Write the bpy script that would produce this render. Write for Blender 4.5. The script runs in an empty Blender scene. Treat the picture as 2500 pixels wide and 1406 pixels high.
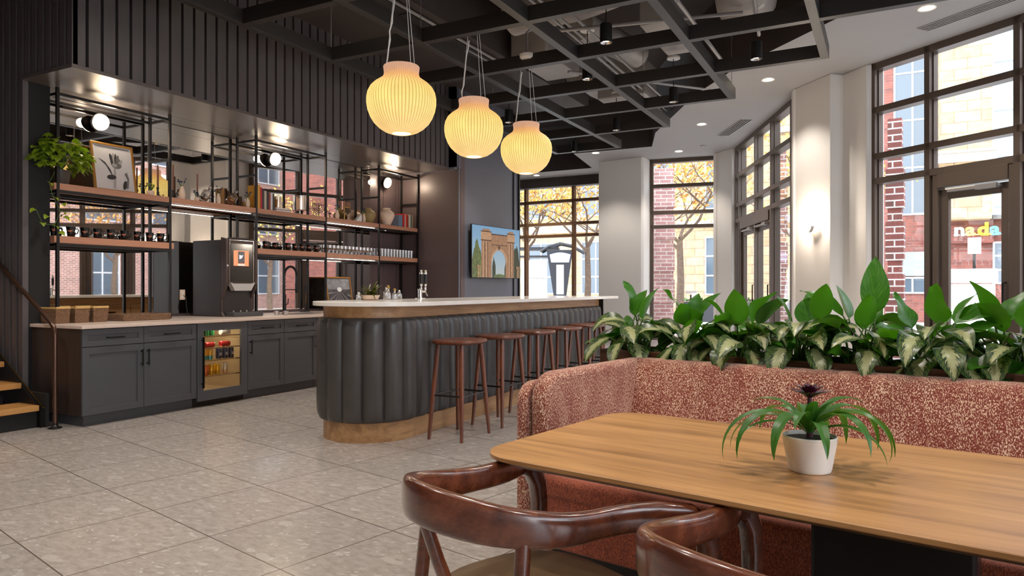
import bpy, math, random
from mathutils import Vector, Matrix, Euler
R = random.Random(7)
PI = math.pi
C = bpy.context.scene.collection
sc = bpy.context.scene

# ------------------------------------------------------------------ helpers
def rad(a): return math.radians(a)
def s2l(c):
    return tuple(((x / 255) / 12.92 if x <= 10 else ((x / 255 + .055) / 1.055) ** 2.4) for x in c[:3]) + (1,)

class MB:
    def __init__(s): s.v = []; s.f = []; s.uv = {}
    def add(s, vs, fs, M=None, uvs=None):
        o = len(s.v)
        for p in vs:
            p = Vector(p)
            s.v.append(M @ p if M else p)
        for i, f in enumerate(fs):
            if uvs: s.uv[len(s.f)] = uvs[i]
            s.f.append([o + k for k in f])
        return s
    def box(s, x0, x1, y0, y1, z0, z1, M=None):
        vs = [(x, y, z) for z in (z0, z1) for y in (y0, y1) for x in (x0, x1)]
        return s.add(vs, [(0, 2, 3, 1), (4, 5, 7, 6), (0, 1, 5, 4), (2, 6, 7, 3), (0, 4, 6, 2), (1, 3, 7, 5)], M)
    def prism(s, poly, z0, z1, M=None):
        n = len(poly)
        a = sum(poly[i][0] * poly[(i + 1) % n][1] - poly[(i + 1) % n][0] * poly[i][1] for i in range(n))
        if a < 0: poly = list(reversed(poly))
        vs = [(x, y, z0) for x, y in poly] + [(x, y, z1) for x, y in poly]
        fs = [tuple(range(n - 1, -1, -1)), tuple(range(n, 2 * n))] + [(i, (i + 1) % n, n + (i + 1) % n, n + i) for i in range(n)]
        return s.add(vs, fs, M)
    def lathe(s, prof, n=24, c=(0, 0, 0), M=None, flute=None, capb=True, capt=True):
        vs = []; fs = []
        for r, z in prof:
            for i in range(n):
                a = 2 * PI * i / n
                rr = r * (flute(i, z) if flute else 1)
                vs.append((c[0] + rr * math.cos(a), c[1] + rr * math.sin(a), c[2] + z))
        for k in range(len(prof) - 1):
            for i in range(n):
                j = (i + 1) % n
                fs.append((k * n + i, k * n + j, (k + 1) * n + j, (k + 1) * n + i))
        if capb and prof[0][0] > 0: fs.append(tuple(range(n - 1, -1, -1)))
        m = (len(prof) - 1) * n
        if capt and prof[-1][0] > 0: fs.append(tuple(m + i for i in range(n)))
        return s.add(vs, fs, M)
    def tube(s, pts, r, n=8, sec=None, cap=True, M=None, closed=False, ups=None):
        pts = [Vector(p) for p in pts]; N = len(pts)
        rr = r if isinstance(r, (list, tuple)) else [r] * N
        vs = []; fs = []
        up = None
        for k in range(N):
            if closed: t = (pts[(k + 1) % N] - pts[k - 1]).normalized()
            else: t = (pts[min(k + 1, N - 1)] - pts[max(k - 1, 0)]).normalized()
            if up is None:
                up = Vector((0, 0, 1)) if abs(t.z) < .9 else Vector((1, 0, 0))
            if ups: up = Vector(ups[k])
            up = (up - t * up.dot(t))
            up = up.normalized() if up.length > 1e-6 else Vector((1, 0, 0))
            sd = t.cross(up).normalized()
            q = rr[k]
            for i in range(n):
                a = 2 * PI * i / n
                if isinstance(q, tuple):  # (half width sideways, half height up)
                    ca, sa = math.cos(a), math.sin(a)
                    e = .62
                    dx = q[0] * math.copysign(abs(ca) ** e, ca); dz = q[1] * math.copysign(abs(sa) ** e, sa)
                else: dx = q * math.cos(a); dz = q * math.sin(a)
                vs.append(pts[k] + sd * dx + up * dz)
        for k in range(N if closed else N - 1):
            k2 = (k + 1) % N
            for i in range(n):
                j = (i + 1) % n
                fs.append((k * n + i, k * n + j, k2 * n + j, k2 * n + i))
        if cap and not closed:
            fs.append(tuple(range(n - 1, -1, -1))); fs.append(tuple((N - 1) * n + i for i in range(n)))
        return s.add(vs, fs, M)
    def cyl(s, p0, p1, r, n=16, r1=None, M=None):
        return s.tube([p0, p1], [r, r if r1 is None else r1], n, M=M)
    def sphere(s, c, r, n=16, sz=1, M=None):
        m = max(6, n // 2)
        return s.lathe([(max(1e-4, r * math.sin(PI * k / m)), -r * sz * math.cos(PI * k / m)) for k in range(m + 1)], n, c, M)
    def build(s, name, mat, parent=None, smooth=False, bevel=0, loc=None, rot=None, seg=2, sub=0, ang=35):
        me = bpy.data.meshes.new(name)
        me.from_pydata([tuple(p) for p in s.v], [], s.f)
        if s.uv:
            ul = me.uv_layers.new(name='UVMap')
            for p in me.polygons:
                u = s.uv.get(p.index)
                if u:
                    for k, li in enumerate(p.loop_indices): ul.data[li].uv = u[k]
        me.validate()
        o = bpy.data.objects.new(name, me); C.objects.link(o)
        for m in (mat if isinstance(mat, list) else [mat]): me.materials.append(m)
        if parent: o.parent = parent
        if loc: o.location = loc
        if rot: o.rotation_euler = rot
        if smooth:
            for p in me.polygons: p.use_smooth = True
            try: me.set_sharp_from_angle(angle=rad(ang))
            except Exception: pass
        if bevel:
            b = o.modifiers.new('b', 'BEVEL'); b.width = bevel; b.segments = seg; b.limit_method = 'ANGLE'; b.angle_limit = rad(40)
            b.harden_normals = False
        if sub:
            q = o.modifiers.new('s', 'SUBSURF'); q.levels = sub; q.render_levels = sub
        return o

def tag(o, label=None, cat=None, group=None, kind=None):
    if label: o['label'] = label
    if cat: o['category'] = cat
    if group: o['group'] = group
    if kind: o['kind'] = kind
    return o
def thing(name, label, cat, loc=(0, 0, 0), rotz=0, group=None, kind=None):
    o = bpy.data.objects.new(name, None); C.objects.link(o)
    o.location = loc; o.rotation_euler = (0, 0, rotz); o.empty_display_size = .1
    return tag(o, label, cat, group, kind)
def dup(root, loc, rotz=None, label=None, group=None):
    r = root.copy(); C.objects.link(r); r.location = loc
    if rotz is not None: r.rotation_euler = (0, 0, rotz)
    if label: r['label'] = label
    if group: r['group'] = group
    for ch in list(root.children):
        c = ch.copy(); C.objects.link(c); c.parent = r
        for g in ch.children:
            d = g.copy(); C.objects.link(d); d.parent = c
    return r
ORD = ['first', 'second', 'third', 'fourth', 'fifth', 'sixth', 'seventh', 'eighth', 'ninth', 'tenth', 'eleventh', 'twelfth',
       'thirteenth', 'fourteenth', 'fifteenth', 'sixteenth', 'seventeenth', 'eighteenth', 'nineteenth', 'twentieth',
       'twenty-first', 'twenty-second', 'twenty-third', 'twenty-fourth', 'twenty-fifth', 'twenty-sixth', 'twenty-seventh', 'twenty-eighth', 'twenty-ninth', 'thirtieth']

# ------------------------------------------------------------------ materials
def newmat(name):
    m = bpy.data.materials.new(name); m.use_nodes = True
    nt = m.node_tree; b = nt.nodes['Principled BSDF']
    return m, nt, b
def N(nt, typ, **kw):
    n = nt.nodes.new(typ)
    for k, v in kw.items():
        if k.startswith('_'): setattr(n, k[1:], v)
        else: n.inputs[k.replace('__', ' ')].default_value = v
    return n
def ramp(nt, stops):
    n = nt.nodes.new('ShaderNodeValToRGB'); e = n.color_ramp.elements
    e[0].position = stops[0][0]; e[0].color = stops[0][1]
    e[1].position = stops[-1][0]; e[1].color = stops[-1][1]
    for p, c in stops[1:-1]:
        q = e.new(p); q.color = c
    return n
def coords(nt, scale=(1, 1, 1), kind='Object', rot=(0, 0, 0)):
    tc = nt.nodes.new('ShaderNodeTexCoord'); mp = nt.nodes.new('ShaderNodeMapping')
    mp.inputs['Scale'].default_value = scale; mp.inputs['Rotation'].default_value = rot
    nt.links.new(tc.outputs[kind], mp.inputs['Vector']); return mp.outputs['Vector']
def plain(name, col, rough=.5, metal=0, spec=.5, var=0, vscale=8, bump=0, emit=None, es=0, coat=0, trans=0, alpha=1, sheen=0):
    m, nt, b = newmat(name)
    c = s2l(col)
    b.inputs['Base Color'].default_value = c; b.inputs['Roughness'].default_value = rough
    b.inputs['Metallic'].default_value = metal; b.inputs['Specular IOR Level'].default_value = spec
    b.inputs['Coat Weight'].default_value = coat; b.inputs['Transmission Weight'].default_value = trans; b.inputs['Alpha'].default_value = alpha
    b.inputs['Sheen Weight'].default_value = sheen
    if emit: b.inputs['Emission Color'].default_value = s2l(emit); b.inputs['Emission Strength'].default_value = es
    if var or bump:
        v = coords(nt)
        no = N(nt, 'ShaderNodeTexNoise', Scale=vscale, Detail=5.0, Roughness=.6); nt.links.new(v, no.inputs['Vector'])
        if var:
            rp = ramp(nt, [(.3, tuple(x * (1 - var) for x in c[:3]) + (1,)), (.7, tuple(min(1, x * (1 + var)) for x in c[:3]) + (1,))])
            nt.links.new(no.outputs['Fac'], rp.inputs['Fac']); nt.links.new(rp.outputs['Color'], b.inputs['Base Color'])
        if bump:
            bp = N(nt, 'ShaderNodeBump', Strength=bump, Distance=.01); nt.links.new(no.outputs['Fac'], bp.inputs['Height'])
            nt.links.new(bp.outputs['Normal'], b.inputs['Normal'])
    return m
def wood(name, dark, light, axis=0, scale=1.0, rough=.4, coat=0, mid=None, stretch=14, spec=.5):
    m, nt, b = newmat(name)
    sc_ = [stretch * scale] * 3; sc_[axis] = 1.0 * scale
    v = coords(nt, tuple(sc_))
    n1 = N(nt, 'ShaderNodeTexNoise', Scale=1.6, Detail=6.0, Roughness=.62, Distortion=.5); nt.links.new(v, n1.inputs['Vector'])
    sc2 = [90 * scale] * 3; sc2[axis] = 3.0 * scale
    v2 = coords(nt, tuple(sc2))
    n2 = N(nt, 'ShaderNodeTexNoise', Scale=1.5, Detail=3.0, Roughness=.6); nt.links.new(v2, n2.inputs['Vector'])
    mx = N(nt, 'ShaderNodeMath', _operation='MULTIPLY_ADD'); mx.inputs[1].default_value = .3
    sub = N(nt, 'ShaderNodeMath', _operation='SUBTRACT'); sub.inputs[1].default_value = .5
    nt.links.new(n2.outputs['Fac'], sub.inputs[0]); nt.links.new(sub.outputs[0], mx.inputs[0]); nt.links.new(n1.outputs['Fac'], mx.inputs[2])
    st = [(.3, s2l(dark)), (.7, s2l(light))]
    if mid: st.insert(1, (.5, s2l(mid)))
    rp = ramp(nt, st); nt.links.new(mx.outputs[0], rp.inputs['Fac']); nt.links.new(rp.outputs['Color'], b.inputs['Base Color'])
    b.inputs['Roughness'].default_value = rough; b.inputs['Coat Weight'].default_value = coat; b.inputs['Coat Roughness'].default_value = .15
    b.inputs['Specular IOR Level'].default_value = spec
    return m
def brick(name, c1, c2, mortar, bw, bh, ms=.012, axis='xz', rough=.85, var=True):
    m, nt, b = newmat(name)
    tc = nt.nodes.new('ShaderNodeTexCoord'); sp = nt.nodes.new('ShaderNodeSeparateXYZ'); cb = nt.nodes.new('ShaderNodeCombineXYZ')
    nt.links.new(tc.outputs['Object'], sp.inputs[0])
    ad = N(nt, 'ShaderNodeMath', _operation='ADD'); nt.links.new(sp.outputs['X'], ad.inputs[0]); nt.links.new(sp.outputs['Y'], ad.inputs[1])
    nt.links.new(ad.outputs[0], cb.inputs['X']); nt.links.new(sp.outputs['Z'], cb.inputs['Y'])
    br = nt.nodes.new('ShaderNodeTexBrick'); nt.links.new(cb.outputs[0], br.inputs['Vector'])
    br.inputs['Color1'].default_value = s2l(c1); br.inputs['Color2'].default_value = s2l(c2); br.inputs['Mortar'].default_value = s2l(mortar)
    br.inputs['Scale'].default_value = 1; br.inputs['Brick Width'].default_value = bw; br.inputs['Row Height'].default_value = bh; br.inputs['Mortar Size'].default_value = ms
    br.inputs['Bias'].default_value = -.2
    no = N(nt, 'ShaderNodeTexNoise', Scale=3.0, Detail=6.0); nt.links.new(tc.outputs['Object'], no.inputs['Vector'])
    mx = N(nt, 'ShaderNodeMix', _data_type='RGBA', _blend_type='MULTIPLY'); mx.inputs['Factor'].default_value = .6
    rp = ramp(nt, [(.3, (.6, .6, .6, 1)), (.7, (1.2, 1.2, 1.2, 1))]); nt.links.new(no.outputs['Fac'], rp.inputs['Fac'])
    nt.links.new(br.outputs['Color'], mx.inputs['A']); nt.links.new(rp.outputs['Color'], mx.inputs['B'])
    nt.links.new(mx.outputs['Result'], b.inputs['Base Color']); b.inputs['Roughness'].default_value = rough
    return m
def glass(name, tint=(.95, .98, 1), gl=.12, rough=0.0):
    m = bpy.data.materials.new(name); m.use_nodes = True; nt = m.node_tree; nt.nodes.clear()
    out = nt.nodes.new('ShaderNodeOutputMaterial'); mx = nt.nodes.new('ShaderNodeMixShader')
    t = nt.nodes.new('ShaderNodeBsdfTransparent'); t.inputs[0].default_value = tuple(tint) + (1,)
    g = nt.nodes.new('ShaderNodeBsdfGlossy'); g.inputs['Roughness'].default_value = rough
    fr = nt.nodes.new('ShaderNodeFresnel'); fr.inputs['IOR'].default_value = 1.45
    mu = N(nt, 'ShaderNodeMath', _operation='MULTIPLY'); mu.inputs[1].default_value = gl / .04
    cl = N(nt, 'ShaderNodeMath', _operation='MINIMUM'); cl.inputs[1].default_value = .8
    nt.links.new(fr.outputs[0], mu.inputs[0]); nt.links.new(mu.outputs[0], cl.inputs[0])
    nt.links.new(cl.outputs[0], mx.inputs[0]); nt.links.new(t.outputs[0], mx.inputs[1]); nt.links.new(g.outputs[0], mx.inputs[2])
    nt.links.new(mx.outputs[0], out.inputs[0]); return m

M_ = {}
M_['black'] = plain('black_steel', (22, 20, 20), .4, .3)
M_['beam'] = plain('beam_black', (40, 37, 36), .45, 0)
M_['slat'] = wood('slat_charcoal', (74, 69, 70), (84, 78, 79), 2, 1, .38)
M_['slatgap'] = plain('slat_gap', (9, 8, 8), .8)
M_['soffit'] = plain('soffit_metal', (96, 88, 86), .3, .25, var=.04, vscale=3)
M_['niche'] = plain('niche_dark', (92, 77, 77), .35, .1, var=.05, vscale=2)
M_['tvwall'] = plain('tv_wall_grey', (96, 99, 110), .35, 0, var=.06, vscale=1.5)
M_['cab'] = plain('cabinet_grey', (70, 71, 76), .42, 0, var=.03, vscale=5)
M_['cabend'] = wood('cabinet_end', (44, 34, 31), (58, 46, 42), 2, 1, .4)
M_['handle'] = plain('handle_black', (14, 14, 14), .3, .6)
M_['white'] = plain('white_paint', (238, 233, 227), .55, 0, var=.01, vscale=3)
M_['ceilw'] = plain('ceiling_paint', (182, 179, 178), .75, 0, var=.02, vscale=3)
M_['ceild'] = plain('ceiling_dark', (64, 55, 52), .6, 0, var=.12, vscale=2)
M_['duct'] = plain('duct_wrap', (176, 168, 162), .5, .3, var=.18, vscale=2.5, bump=.6)
M_['pipe'] = plain('conduit', (160, 156, 154), .4, .5)
M_['frame'] = plain('window_bronze', (92, 78, 68), .4, .25, var=.04, vscale=4)
M_['quartz'] = plain('quartz_white', (238, 232, 224), .14, 0, var=.05, vscale=5)
M_['quartzw'] = plain('quartz_warm', (222, 200, 186), .22, 0, var=.04, vscale=18)
M_['oak'] = wood('table_oak', (134, 90, 50), (204, 150, 94), 0, .75, .34, 0, (180, 128, 76), 11)
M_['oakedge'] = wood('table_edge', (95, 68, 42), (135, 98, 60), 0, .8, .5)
M_['barwood'] = wood('bar_wood', (140, 100, 62), (188, 146, 100), 1, .9, .42, 0, (168, 125, 82), 12)
M_['shelfw'] = wood('shelf_wood', (176, 118, 90), (200, 140, 108), 1, 1, .45)
M_['stair'] = wood('stair_tread', (176, 118, 58), (205, 148, 84), 1, 1, .4)
M_['walnut'] = wood('walnut', (72, 33, 18), (134, 70, 42), 2, 1.2, .33, .3, (102, 52, 30), 8)
M_['chair'] = wood('chair_walnut', (70, 31, 17), (126, 66, 40), 0, 1.3, .26, 1.0, (96, 46, 27), 7)
M_['leath'] = plain('seat_leather', (96, 72, 48), .5, 0, var=.08, vscale=12)
M_['uphol'] = plain('bar_leather', (62, 59, 57), .36, 0, var=.12, vscale=7, spec=.45)
M_['planter'] = wood('planter_wood', (66, 36, 24), (122, 72, 48), 0, 1.1, .5, 0, (94, 54, 36), 16)
M_['soil'] = plain('soil', (42, 32, 28), .95, 0, var=.5, vscale=40, bump=1)
M_['moss'] = plain('dry_moss', (86, 72, 62), .95, 0, var=.4, vscale=60)
M_['glass'] = glass('window_glass', (.96, .98, 1), .05)
M_['cup'] = glass('drinking_glass', (.97, .95, .94), .34, .08)
M_['fglass'] = glass('fridge_glass', (.95, .88, .76), .06)
M_['mugb'] = plain('mug_black', (12, 12, 13), .12)
M_['orange'] = plain('print_orange', (225, 120, 80), .4, emit=(225, 120, 80), es=.15)
M_['chrome'] = plain('chrome', (225, 222, 218), .12, 1)
M_['brass'] = plain('brass', (190, 150, 80), .25, 1)
M_['gold'] = plain('gold_frame', (176, 122, 52), .35, .6)
M_['cream'] = plain('ceramic_cream', (236, 206, 180), .6, 0, var=.03)
M_['screen'] = plain('dark_gloss', (24, 20, 19), .1)
M_['rubber'] = plain('grey_plastic', (60, 60, 62), .5)
M_['machine'] = plain('machine_brown', (60, 44, 40), .35, .2)
M_['machined'] = plain('machine_black', (34, 27, 26), .45)
M_['silver'] = plain('silver_plastic', (190, 188, 186), .3, .4)
M_['potw'] = plain('pot_white', (240, 236, 228), .35)
M_['trimw'] = plain('fixture_white', (235, 232, 228), .5)
M_['lampw'] = plain('lamp_white', (255, 246, 230), .5, emit=(255, 238, 208), es=7)
M_['lampd'] = plain('downlight_lens', (255, 244, 225), .5, emit=(255, 240, 214), es=9)
M_['led'] = plain('led_strip', (255, 250, 240), .5, emit=(255, 246, 232), es=9)
M_['sconce'] = plain('sconce_globe', (255, 240, 220), .5, emit=(255, 226, 184), es=14)

def mirror_mat():
    m, nt, b = newmat('antique_mirror')
    v = coords(nt)
    n1 = N(nt, 'ShaderNodeTexNoise', Scale=150.0, Detail=2.0, Roughness=.7); nt.links.new(v, n1.inputs['Vector'])
    n2 = N(nt, 'ShaderNodeTexNoise', Scale=1.1, Detail=2.0); nt.links.new(v, n2.inputs['Vector'])
    mu = N(nt, 'ShaderNodeMath', _operation='MULTIPLY'); nt.links.new(n1.outputs['Fac'], mu.inputs[0]); nt.links.new(n2.outputs['Fac'], mu.inputs[1])
    rp = ramp(nt, [(.2, (.62, .58, .54, 1)), (.36, (.80, .77, .74, 1))])
    nt.links.new(mu.outputs[0], rp.inputs['Fac']); nt.links.new(rp.outputs['Color'], b.inputs['Base Color'])
    b.inputs['Metallic'].default_value = 1; b.inputs['Roughness'].default_value = .015
    return m
M_['mirror'] = mirror_mat()

def floor_mat():
    m, nt, b = newmat('terrazzo_tile')
    th = rad(11.9)
    tc = nt.nodes.new('ShaderNodeTexCoord'); mp = nt.nodes.new('ShaderNodeMapping')
    mp.inputs['Rotation'].default_value = (0, 0, th)
    nt.links.new(tc.outputs['Object'], mp.inputs['Vector'])
    br = nt.nodes.new('ShaderNodeTexBrick'); br.offset = 0.0; br.squash = 1
    mp2 = nt.nodes.new('ShaderNodeMapping'); mp2.inputs['Location'].default_value = (4.69 + .64 * 20, -1.72 + .64 * 20, 0)
    nt.links.new(mp.outputs[0], mp2.inputs['Vector']); nt.links.new(mp2.outputs[0], br.inputs['Vector'])
    for k, v in (('Scale', 1), ('Brick Width', .64), ('Row Height', .64), ('Mortar Size', .0035), ('Mortar Smooth', .1), ('Bias', 0)): br.inputs[k].default_value = v
    br.inputs['Color1'].default_value = (.0, .0, .0, 1); br.inputs['Color2'].default_value = (1, 1, 1, 1); br.inputs['Mortar'].default_value = (.5, .5, .5, 1)
    # stone chips
    mp3 = nt.nodes.new('ShaderNodeMapping'); mp3.inputs['Rotation'].default_value = (0, 0, th + .35); mp3.inputs['Scale'].default_value = (1, 2.0, 1)
    nt.links.new(tc.outputs['Object'], mp3.inputs['Vector'])
    dn = N(nt, 'ShaderNodeTexNoise', Scale=9.0, Detail=3.0); nt.links.new(tc.outputs['Object'], dn.inputs['Vector'])
    dm = N(nt, 'ShaderNodeMix', _data_type='RGBA', _blend_type='LINEAR_LIGHT'); dm.inputs['Factor'].default_value = .09
    nt.links.new(mp3.outputs[0], dm.inputs['A']); nt.links.new(dn.outputs['Color'], dm.inputs['B'])
    def chips(scale, thr, hi):
        vo = N(nt, 'ShaderNodeTexVoronoi', Scale=scale, _feature='F1'); nt.links.new(dm.outputs['Result'], vo.inputs['Vector'])
        se = nt.nodes.new('ShaderNodeSeparateColor'); nt.links.new(vo.outputs['Color'], se.inputs[0])
        g = N(nt, 'ShaderNodeMath', _operation='GREATER_THAN'); g.inputs[1].default_value = thr; nt.links.new(se.outputs[0], g.inputs[0])
        l = N(nt, 'ShaderNodeMath', _operation='LESS_THAN'); l.inputs[1].default_value = hi; nt.links.new(vo.outputs['Distance'], l.inputs[0])
        q = N(nt, 'ShaderNodeMath', _operation='MULTIPLY'); nt.links.new(g.outputs[0], q.inputs[0]); nt.links.new(l.outputs[0], q.inputs[1])
        return q, se
    n1 = N(nt, 'ShaderNodeTexNoise', Scale=14.0, Detail=8.0, Roughness=.7); nt.links.new(mp3.outputs[0], n1.inputs['Vector'])
    base = ramp(nt, [(.3, s2l((136, 127, 121))), (.5, s2l((157, 148, 142))), (.72, s2l((174, 166, 160)))]); nt.links.new(n1.outputs['Fac'], base.inputs['Fac'])
    cur = base.outputs['Color']
    for scale, thr, hi, col in ((5, .86, .30, (180, 173, 167)), (11, .87, .30, (186, 180, 174)), (24, .9, .36, (198, 192, 186))):
        q, se = chips(scale, thr, hi)
        mx = N(nt, 'ShaderNodeMix', _data_type='RGBA'); mx.inputs['B'].default_value = s2l(col)
        mq = N(nt, 'ShaderNodeMath', _operation='MULTIPLY'); mq.inputs[1].default_value = .6; nt.links.new(q.outputs[0], mq.inputs[0])
        nt.links.new(mq.outputs[0], mx.inputs['Factor']); nt.links.new(cur, mx.inputs['A']); cur = mx.outputs['Result']
    # per tile tone
    tone = N(nt, 'ShaderNodeMix', _data_type='RGBA', _blend_type='MULTIPLY'); tone.inputs['Factor'].default_value = 1
    tr = ramp(nt, [(0, (.93, .93, .93, 1)), (1, (1.04, 1.03, 1.02, 1))]); nt.links.new(br.outputs['Color'], tr.inputs['Fac'])
    nt.links.new(cur, tone.inputs['A']); nt.links.new(tr.outputs['Color'], tone.inputs['B'])
    gm = N(nt, 'ShaderNodeMix', _data_type='RGBA'); gm.inputs['B'].default_value = s2l((84, 74, 66))
    nt.links.new(br.outputs['Fac'], gm.inputs['Factor']); nt.links.new(tone.outputs['Result'], gm.inputs['A'])
    nt.links.new(gm.outputs['Result'], b.inputs['Base Color'])
    b.inputs['Roughness'].default_value = .3; b.inputs['Specular IOR Level'].default_value = .5
    rr = ramp(nt, [(.3, (.17, .17, .17, 1)), (.7, (.27, .27, .27, 1))]); nt.links.new(n1.outputs['Fac'], rr.inputs['Fac']); nt.links.new(rr.outputs['Color'], b.inputs['Roughness'])
    return m
M_['floor'] = floor_mat()

def tweed(name, c1, c2, c3, sx=1.0, thr=.5, bump=.5):
    m, nt, b = newmat(name)
    v = coords(nt, (260 * sx, 260 * sx, 95 * sx))
    n1 = N(nt, 'ShaderNodeTexNoise', Scale=1.0, Detail=2.0, Roughness=.55); nt.links.new(v, n1.inputs['Vector'])
    v2 = coords(nt, (16, 16, 7))
    n2 = N(nt, 'ShaderNodeTexNoise', Scale=1.0, Detail=3.0); nt.links.new(v2, n2.inputs['Vector'])
    ma = N(nt, 'ShaderNodeMath', _operation='MULTIPLY_ADD'); ma.inputs[1].default_value = .14
    nt.links.new(n2.outputs['Fac'], ma.inputs[0]); nt.links.new(n1.outputs['Fac'], ma.inputs[2])
    rp = ramp(nt, [(thr + .03, s2l(c1)), (thr + .08, s2l(c2)), (thr + .15, s2l(c3))])
    nt.links.new(ma.outputs[0], rp.inputs['Fac']); nt.links.new(rp.outputs['Color'], b.inputs['Base Color'])
    bp = N(nt, 'ShaderNodeBump', Strength=bump, Distance=.004); nt.links.new(n1.outputs['Fac'], bp.inputs['Height']); nt.links.new(bp.outputs['Normal'], b.inputs['Normal'])
    b.inputs['Roughness'].default_value = .9; b.inputs['Sheen Weight'].default_value = .2
    return m
M_['tweed'] = tweed('tweed_rust_cream', (120, 42, 26), (160, 74, 50), (240, 208, 176), 1.2, .525)
M_['rust'] = tweed('rust_fabric', (112, 44, 22), (142, 60, 32), (168, 82, 48), 1.2, .5, .3)

def leaf_mat(name, green, edge, cream, back, vary=True):
    m, nt, b = newmat(name)
    uv = nt.nodes.new('ShaderNodeTexCoord'); sp = nt.nodes.new('ShaderNodeSeparateXYZ'); nt.links.new(uv.outputs['UV'], sp.inputs[0])
    # u: 0..1 across (0.5 = midrib), v: 0..1 along (+ integer seed)
    s = N(nt, 'ShaderNodeMath', _operation='SUBTRACT'); s.inputs[1].default_value = .5; nt.links.new(sp.outputs['X'], s.inputs[0])
    ab = N(nt, 'ShaderNodeMath', _operation='ABSOLUTE'); nt.links.new(s.outputs[0], ab.inputs[0])
    # veins run obliquely: noise stretched along (v + k|u|)
    vv = N(nt, 'ShaderNodeMath', _operation='MULTIPLY_ADD'); vv.inputs[1].default_value = -.9; nt.links.new(ab.outputs[0], vv.inputs[0]); nt.links.new(sp.outputs['Y'], vv.inputs[2])
    cb = nt.nodes.new('ShaderNodeCombineXYZ')
    a1 = N(nt, 'ShaderNodeMath', _operation='MULTIPLY'); a1.inputs[1].default_value = 24; nt.links.new(vv.outputs[0], a1.inputs[0])
    a2 = N(nt, 'ShaderNodeMath', _operation='MULTIPLY'); a2.inputs[1].default_value = 5; nt.links.new(sp.outputs['X'], a2.inputs[0])
    nt.links.new(a1.outputs[0], cb.inputs['X']); nt.links.new(a2.outputs[0], cb.inputs['Y'])
    no = N(nt, 'ShaderNodeTexNoise', Scale=1.0, Detail=3.0, Roughness=.6); nt.links.new(cb.outputs[0], no.inputs['Vector'])
    nn = N(nt, 'ShaderNodeMath', _operation='MULTIPLY_ADD'); nn.inputs[1].default_value = -.9; nt.links.new(no.outputs['Fac'], nn.inputs[0])
    ah = N(nt, 'ShaderNodeMath', _operation='ADD'); ah.inputs[1].default_value = .5; nt.links.new(ab.outputs[0], ah.inputs[0]); nt.links.new(ah.outputs[0], nn.inputs[2])
    # nn = |u| - .52*noise : < 0 cream centre; >0 green; near margin mottled
    rp = ramp(nt, [(0.0, s2l(cream)), (.235, s2l(cream)), (.262, s2l(green)), (.35, s2l(green)), (.40, s2l(edge)), (.46, s2l(edge)), (.50, s2l(green))])
    if vary: nt.links.new(nn.outputs[0], rp.inputs['Fac'])
    cc = rp.outputs['Color']
    geo = nt.nodes.new('ShaderNodeNewGeometry')
    mx = N(nt, 'ShaderNodeMix', _data_type='RGBA'); nt.links.new(geo.outputs['Backfacing'], mx.inputs['Factor'])
    mx.inputs['B'].default_value = s2l(back)
    if vary: nt.links.new(cc, mx.inputs['A'])
    else:
        rr = ramp(nt, [(.35, s2l(green)), (.65, s2l(edge))]); nt.links.new(no.outputs['Fac'], rr.inputs['Fac']); nt.links.new(rr.outputs['Color'], mx.inputs['A'])
    nt.links.new(mx.outputs['Result'], b.inputs['Base Color']); b.inputs['Roughness'].default_value = .34
    b.inputs['Specular IOR Level'].default_value = .45
    tr = nt.nodes.new('ShaderNodeBsdfTranslucent'); ms = nt.nodes.new('ShaderNodeMixShader'); ms.inputs[0].default_value = .28
    tcx = N(nt, 'ShaderNodeMix', _data_type='RGBA', _blend_type='MULTIPLY'); tcx.inputs['Factor'].default_value = 1
    nt.links.new(mx.outputs['Result'], tcx.inputs['A']); tcx.inputs['B'].default_value = (1.3, 1.5, .5, 1); nt.links.new(tcx.outputs['Result'], tr.inputs['Color'])
    out = nt.nodes['Material Output']; nt.links.new(b.outputs[0], ms.inputs[1]); nt.links.new(tr.outputs[0], ms.inputs[2]); nt.links.new(ms.outputs[0], out.inputs[0])
    return m
M_['leafv'] = leaf_mat('evergreen_leaf', (24, 54, 30), (96, 118, 54), (178, 182, 130), (58, 98, 34))
M_['leafg'] = leaf_mat('evergreen_new_leaf', (42, 96, 20), (72, 134, 30), (0, 0, 0), (66, 126, 26), False)
M_['leafb'] = leaf_mat('bromeliad_leaf', (38, 92, 30), (74, 128, 48), (0, 0, 0), (60, 110, 40), False)
M_['leafp'] = leaf_mat('pothos_leaf', (84, 122, 20), (184, 200, 56), (0, 0, 0), (120, 150, 40), False)
M_['leafd'] = leaf_mat('olive_leaf', (66, 72, 26), (110, 104, 44), (0, 0, 0), (80, 80, 36), False)
M_['bract'] = plain('purple_bract', (66, 18, 38), .4, 0, var=.4, vscale=20)
M_['stemg'] = plain('stem_green', (74, 104, 44), .5, 0, var=.15, vscale=20)

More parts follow.
